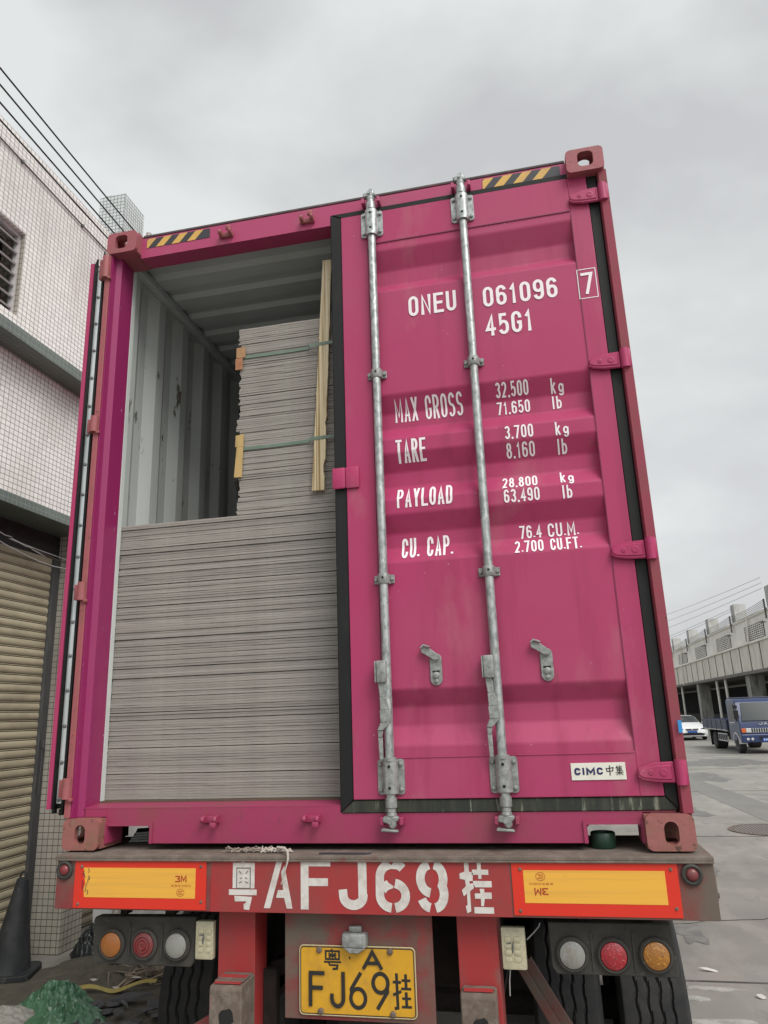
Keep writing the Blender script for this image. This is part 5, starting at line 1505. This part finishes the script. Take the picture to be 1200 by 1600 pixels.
for k in range(11):
    d = 47.6 + 8.62 * k
    b.box(ST - .06, ST + .02, d - .07, d + .07, 5.3, 6.45); b.box(ST - .4, ST + .04, d + .4, d + .46, 5.1, 5.16)
b.build('bracket', m_whd, fn, local=True)
b = MB()
for k, (a, c) in enumerate((((ST - 1, 44, 6.9), (9, 130, 11.5)), ((ST - 1, 44, 7.2), (10, 130, 13)), ((ST - .8, 52, 6.5), (11, 130, 9.4)), ((ST - .8, 52, 6.35), (10.5, 130, 8.8)), ((ST - 1, 44, 6.6), (9.5, 130, 10.4)))):
    PP = [Vector(a).lerp(Vector(c), f_ / 12) - Vector((0, 0, 1.3 * 4 * (f_ / 12) * (1 - f_ / 12) * .45)) for f_ in range(13)]
    bb = MB(); bb.tube(PP, .013, 5)
    o = bb.build('overhead_wire', m_fw, None)
    o.location = (CAMX, CAMY, 0); o.rotation_euler = (0, 0, TH)
    tag(o, 'thin grey overhead wire strung far down the yard by the warehouse', 'wire', 'far overhead wires')

# ================================================================== blue flatbed truck
m_blue = M('truck_blue', (0.010, 0.026, 0.098), 0.38, 0, [((.022, .034, .085), 2, .45, .8)], coat=.2)
m_bluem = M('truck_bed_blue', (0.020, 0.027, 0.068), 0.5, 0, [((.05, .055, .10), 2, .45, .8)])
m_glass = M('windscreen_glass', (0.022, 0.030, 0.033), 0.12, 0, spec=.28)
m_chrome = M('chrome', (0.55, 0.57, 0.58), 0.2, .9)
m_hl = M('headlamp', (0.55, 0.56, 0.55), 0.15, .2)
m_orange = M('indicator_orange', (0.55, 0.12, 0.02), 0.3)
m_plb = M('blue_plate', (0.02, 0.09, 0.36), 0.5)
m_whp = M('white_paint', (0.72, 0.73, 0.73), 0.3, coat=.4)
m_silv = M('silver_rail', (0.42, 0.43, 0.44), 0.4, .4)
tk = thing('flatbed_truck', 'blue flatbed truck parked facing us before the warehouse', 'truck', (9.08, 29.3, GZ), TH + .015)
tk.scale = (1, 1, .93)
# local: x 0..1.95 (width), y 0 (front) .. 6.6, z up
b = MB()
cs = [(0.0, .55), (-.02, .95), (.05, 1.28), (.34, 2.10), (.50, 2.22), (1.55, 2.24), (1.66, 2.14), (1.68, .50), (.70, .50), (.55, .72), (.30, .72), (.12, .52)]
b.prism(cs, 'x', .0, 1.92, bev=.03)
cab = b.build('cab', m_blue, tk, local=True, smooth=30)
b = MB(); b.prism([(-.004, 1.34 - .06), (.022 - .0, 1.34), (.30, 2.04), (.26, 2.04)], 'x', .13, 1.79)
wsn = MB()
V = [wsn.bm.verts.new(p) for p in ((.13, .046, 1.33), (1.79, .046, 1.33), (1.70, .318, 2.06), (.22, .318, 2.06))]
wsn.bm.faces.new(V); o = wsn.build('windscreen', m_glass, cab, local=True)
b.bm.free()
o.modifiers.new('s', 'SOLIDIFY').thickness = .02
b = MB(); b.prism([(.42, 1.34), (1.30, 1.34), (1.30, 2.05), (.62, 2.05)], 'x', -.012, .003); b.build('side_window', m_glass, cab, local=True)
gr = MB(); gr.box(.30, 1.62, -.035, -.005, .86, 1.03); gr = gr.build('grille', m_chrome, cab, local=True)
b = MB()
for k in range(13): b.box(.40 + k * .088, .445 + k * .088, -.044, -.0355, .875, 1.015)
b.build('grille_slots', m_dark, gr, local=True)
for x0, x1, xo0, xo1 in ((.20, .39, .04, .20), (1.53, 1.72, 1.72, 1.88)):
    h = MB(); h.box(x0, x1, -.055, .03, .86, 1.03, bev=.01); h = h.build('headlight', m_hl, cab, local=True)
    q = MB(); q.box(xo0, xo1, -.045, .05, .86, 1.03, bev=.01); q.build('indicator', m_orange, h, local=True)
bu = MB(); bu.box(-.01, 1.93, -.09, .10, .46, .80, bev=.04); bu = bu.build('bumper', m_blue, cab, local=True)
q = MB(); q.box(.62, 1.30, -.096, -.089, .56, .70); q.build('air_intake', m_dark, bu, local=True)
q = MB()
for x in (.22, .38): q.lathe([(.055, 0), (.045, .01), (.0, .014)], mat_axes((x, -.089, .60), (1, 0, 0), (0, 0, 1), (0, -1, 0)), 12, close=False)
for x in (1.54, 1.70): q.lathe([(.055, 0), (.045, .01), (.0, .014)], mat_axes((x, -.089, .60), (1, 0, 0), (0, 0, 1), (0, -1, 0)), 12, close=False)
q.build('fog_lamp', m_hl, bu, local=True)
q = MB(); q.box(.74, 1.18, -.112, -.097, .50, .64); pq = q.build('number_plate', m_plb, bu, local=True)
b = MB()
for s in range(6): b.box(.78 + s * .062, .80 + s * .062, -.1145, -.1125, .53, .61)
b.build('plate_marks', m_whp, pq, local=True)
b = MB(); letters(b.bm, 'JAC', .70, 1.20, 1.155, 1.265, .030, y=-.012)
for v in b.bm.verts: v.co.y += .02 * (v.co.z - 1.16)
o = b.build('badge', m_chrome, cab, local=True, recalc=False); o.modifiers.new('s', 'SOLIDIFY').thickness = .012
b = MB(); b.tube([(.38, .07, 1.37), (.75, .12, 1.50), (.98, .09, 1.42)], .012, 6); b.tube([(1.0, .07, 1.37), (1.35, .12, 1.50)], .012, 6); b.build('wiper', m_dark, cab, local=True)
for s, x in ((-1, -.03), (1, 1.95)):
    b = MB(); b.box(x - .09, x + .09, .10, .17, 1.42, 1.78, bev=.03); b.box(x - .07, x + .07, .10, .16, 1.84, 1.98, bev=.02); b.tube([(x, .14, 1.42), (x - s * .02, .30, 1.32)], .014, 6); b.tube([(x, .13, 1.98), (x - s * .06, .30, 2.12)], .014, 6)
    b.build('mirror', m_dark, cab, local=True)
b = MB(); b.box(-.02, .02, .55, 1.40, 1.235, 1.28); b.box(-.012, .0, 1.12, 1.26, 1.16, 1.20); b.build('door_trim', m_chrome, cab, local=True)
# guard frame behind the cab
b = MB()
b.tube([(.06, 1.80, .9), (.06, 1.80, 2.18), (.14, 1.80, 2.28), (1.80, 1.80, 2.28), (1.88, 1.80, 2.18), (1.88, 1.80, .9)], .03, 8)
for x in (.5, .97, 1.44): b.tube([(x, 1.80, .9), (x, 1.80, 2.28)], .018, 6)
b.build('headboard_frame', m_bluem, tk, local=True)
bed = MB(); bed.box(-.02, .03, 1.90, 6.55, .92, 1.36, bev=.01); bed.box(1.90, 1.95, 1.90, 6.55, .92, 1.36, bev=.01); bed.box(.031, 1.899, 6.50, 6.55, .92, 1.36); bed.box(.031, 1.899, 1.90, 1.95, .92, 1.40); bed.box(.031, 1.899, 1.95, 6.5, .88, .93)
for k in range(6): bed.box(-.035, -.0205, 2.0 + k * .89, 2.06 + k * .89, .90, 1.37)
bed = bed.build('cargo_bed', m_bluem, tk, local=True)
b = MB()
for k in range(16): b.prism([(1.95 + k * .285, .885), (2.10 + k * .285, .885), (2.16 + k * .285, .935), (2.01 + k * .285, .935)], 'x', -.026, -.0205)
b.build('white_marking', m_whp, bed, local=True)
b = MB(); b.box(.55, .68, 1.2, 6.4, .55, .75); b.box(1.24, 1.37, 1.2, 6.4, .55, .75); b.box(.1, 1.85, 1.7, 2.4, .50, .86); b.build('chassis', m_under, tk, local=True)
b = MB()
for z in (.42, .72): b.box(-.01, .02, 2.15, 3.75, z, z + .05)
for k in range(6): b.box(-.008, .018, 2.2 + k * .3, 2.24 + k * .3, .47, .72)
b.build('side_guard', m_silv, tk, local=True)
def veh_wheel(x0, x1, y, r, parent, mt=m_tyre, rim=m_silv):
    b = MB(); b.lathe([(.0, x0), (r * .55, x0), (r * .60, x0 - .01), (r * .9, x0), (r, x0 + .04), (r, x1 - .04), (r * .9, x1), (.0, x1)], mat_axes((0, y, r), (0, 1, 0), (0, 0, 1), (1, 0, 0)), 28, close=False)
    o = b.build('wheel', mt, parent, local=True, smooth=35)
    b = MB(); b.lathe([(r * .54, -.004), (r * .40, .03), (.0, .02)], mat_axes((x0, y, r), (0, 1, 0), (0, 0, 1), (1, 0, 0)), 20, close=False); b.build('rim', rim, o, local=True, smooth=35)
veh_wheel(.02, .26, .78, .40, tk); veh_wheel(1.66, 1.90, .78, .40, tk); veh_wheel(.04, .50, 4.70, .40, tk); veh_wheel(1.42, 1.88, 4.70, .40, tk)
b = MB(); b.strip([(-.012, .78 + .46 * math.cos(R(a)), .40 + .46 * math.sin(R(a))) for a in range(0, 181, 15)], (.30, 0, 0)); o = b.build('wheel_arch', m_whp, tk, local=True); o.modifiers.new('s', 'SOLIDIFY').thickness = .04
b = MB(); b.box(.0, .5, 5.3, 5.33, .15, .9); b.box(1.42, 1.92, 5.3, 5.33, .15, .9); b.build('mud_flap', m_dark, tk, local=True)

# ================================================================== white car
car = thing('parked_car', 'white saloon car parked behind the blue truck', 'car', (9.55, 42.8, GZ), TH + .02)
car.scale = (1, 1, .9)
m_carw = M('car_white', (0.74, 0.75, 0.75), 0.25, coat=.5)
m_cglass = M('car_glass', (0.030, 0.034, 0.036), 0.15, 0, [((.09, .10, .10), 2, .5, .7, 2)], spec=.3)
def car_sec(y, hw, zb, zs, zt, tw):
    """cross-section ring from left sill over the roof to right sill"""
    return [(-hw * .92, y, zb), (-hw, y, zb + .12), (-hw, y, zs - .08), (-hw * .96, y, zs), (-tw, y, zt - .03), (-tw * .85, y, zt), (0, y, zt + .015), (tw * .85, y, zt), (tw, y, zt - .03), (hw * .96, y, zs), (hw, y, zs - .08), (hw, y, zb + .12), (hw * .92, y, zb)]
secs = [(-.02, .70, .26, .60, .64, .60), (.06, .84, .22, .68, .73, .70), (.35, .89, .20, .80, .86, .74), (1.05, .90, .20, .90, .99, .74), (1.25, .90, .20, .93, 1.05, .72), (1.95, .90, .20, .95, 1.43, .60), (2.4, .90, .20, .95, 1.48, .60), (3.2, .90, .20, .96, 1.44, .60), (3.9, .89, .22, .98, 1.10, .68), (4.4, .86, .25, .96, 1.03, .68), (4.52, .78, .32, .86, .92, .62)]
b = MB()
RG = [[b.bm.verts.new(p) for p in car_sec(*s)] for s in secs]
for a, c in zip(RG, RG[1:]):
    for k in range(12): b.bm.faces.new((a[k], a[k + 1], c[k + 1], c[k]))
    b.bm.faces.new((a[12], a[0], c[0], c[12]))
b.bm.faces.new(RG[0]); b.bm.faces.new(RG[-1][::-1])
cb_ = b.build('body', m_carw, car, local=True, smooth=38)
b = MB()
V = [b.bm.verts.new(p) for p in ((-.66, 1.26, 1.07), (.66, 1.26, 1.07), (.55, 1.92, 1.435), (0, 1.90, 1.455), (-.55, 1.92, 1.435))]; b.bm.faces.new(V)
ws = b.build('windscreen', m_cglass, cb_, local=True); ws.modifiers.new('s', 'SOLIDIFY').thickness = .02
b = MB()
V = [b.bm.verts.new(p) for p in ((-.875, 1.55, .98), (-.875, 3.55, 1.0), (-.64, 3.15, 1.38), (-.635, 2.0, 1.38))]; b.bm.faces.new(V)
b.build('side_window', m_cglass, cb_, local=True).modifiers.new('s', 'SOLIDIFY').thickness = .02
b = MB(); b.prism([(-.30, .60), (.30, .60), (.36, .70), (-.36, .70)], 'y', -.045, .02, bev=.01); g_ = b.build('grille', m_dark, cb_, local=True)
b = MB(); b.box(-.30, .30, -.06, -.045, .62, .64); b.lathe([(.05, 0), (.0, .012)], mat_axes((0, -.055, .665), (1, 0, 0), (0, 0, 1), (0, -1, 0)), 12, close=False); b.build('chrome_bar', m_chrome, g_, local=True)
b = MB(); b.prism([(-.60, .31), (.60, .31), (.66, .40), (.40, .46), (-.40, .46), (-.66, .40)], 'y', -.05, .05, bev=.01); b.build('lower_intake', m_dark, cb_, local=True)
b = MB(); b.box(-.26, .26, -.062, -.045, .47, .575); b.build('number_plate', m_plb, cb_, local=True)
for s in (-1, 1):
    b = MB(); b.prism([(s * .42, .63), (s * .82, .68), (s * .80, .77), (s * .46, .70)], 'y', -.01, .20, bev=.01); b.build('headlight', m_cglass, cb_, local=True)
    b = MB(); b.box(s * .72 - .07, s * .72 + .07, -.02, .06, .36, .42, bev=.01); b.build('fog_lamp', m_hl, cb_, local=True)
    b = MB(); b.box(s * .98 - .10, s * .98 + .10, 1.42, 1.55, .98, 1.10, bev=.03); b.build('mirror', m_carw, cb_, local=True)
for x0, x1 in ((-.88, -.68), (.68, .88)):
    for y in (.85, 3.65): veh_wheel(x0, x1, y, .31, car)
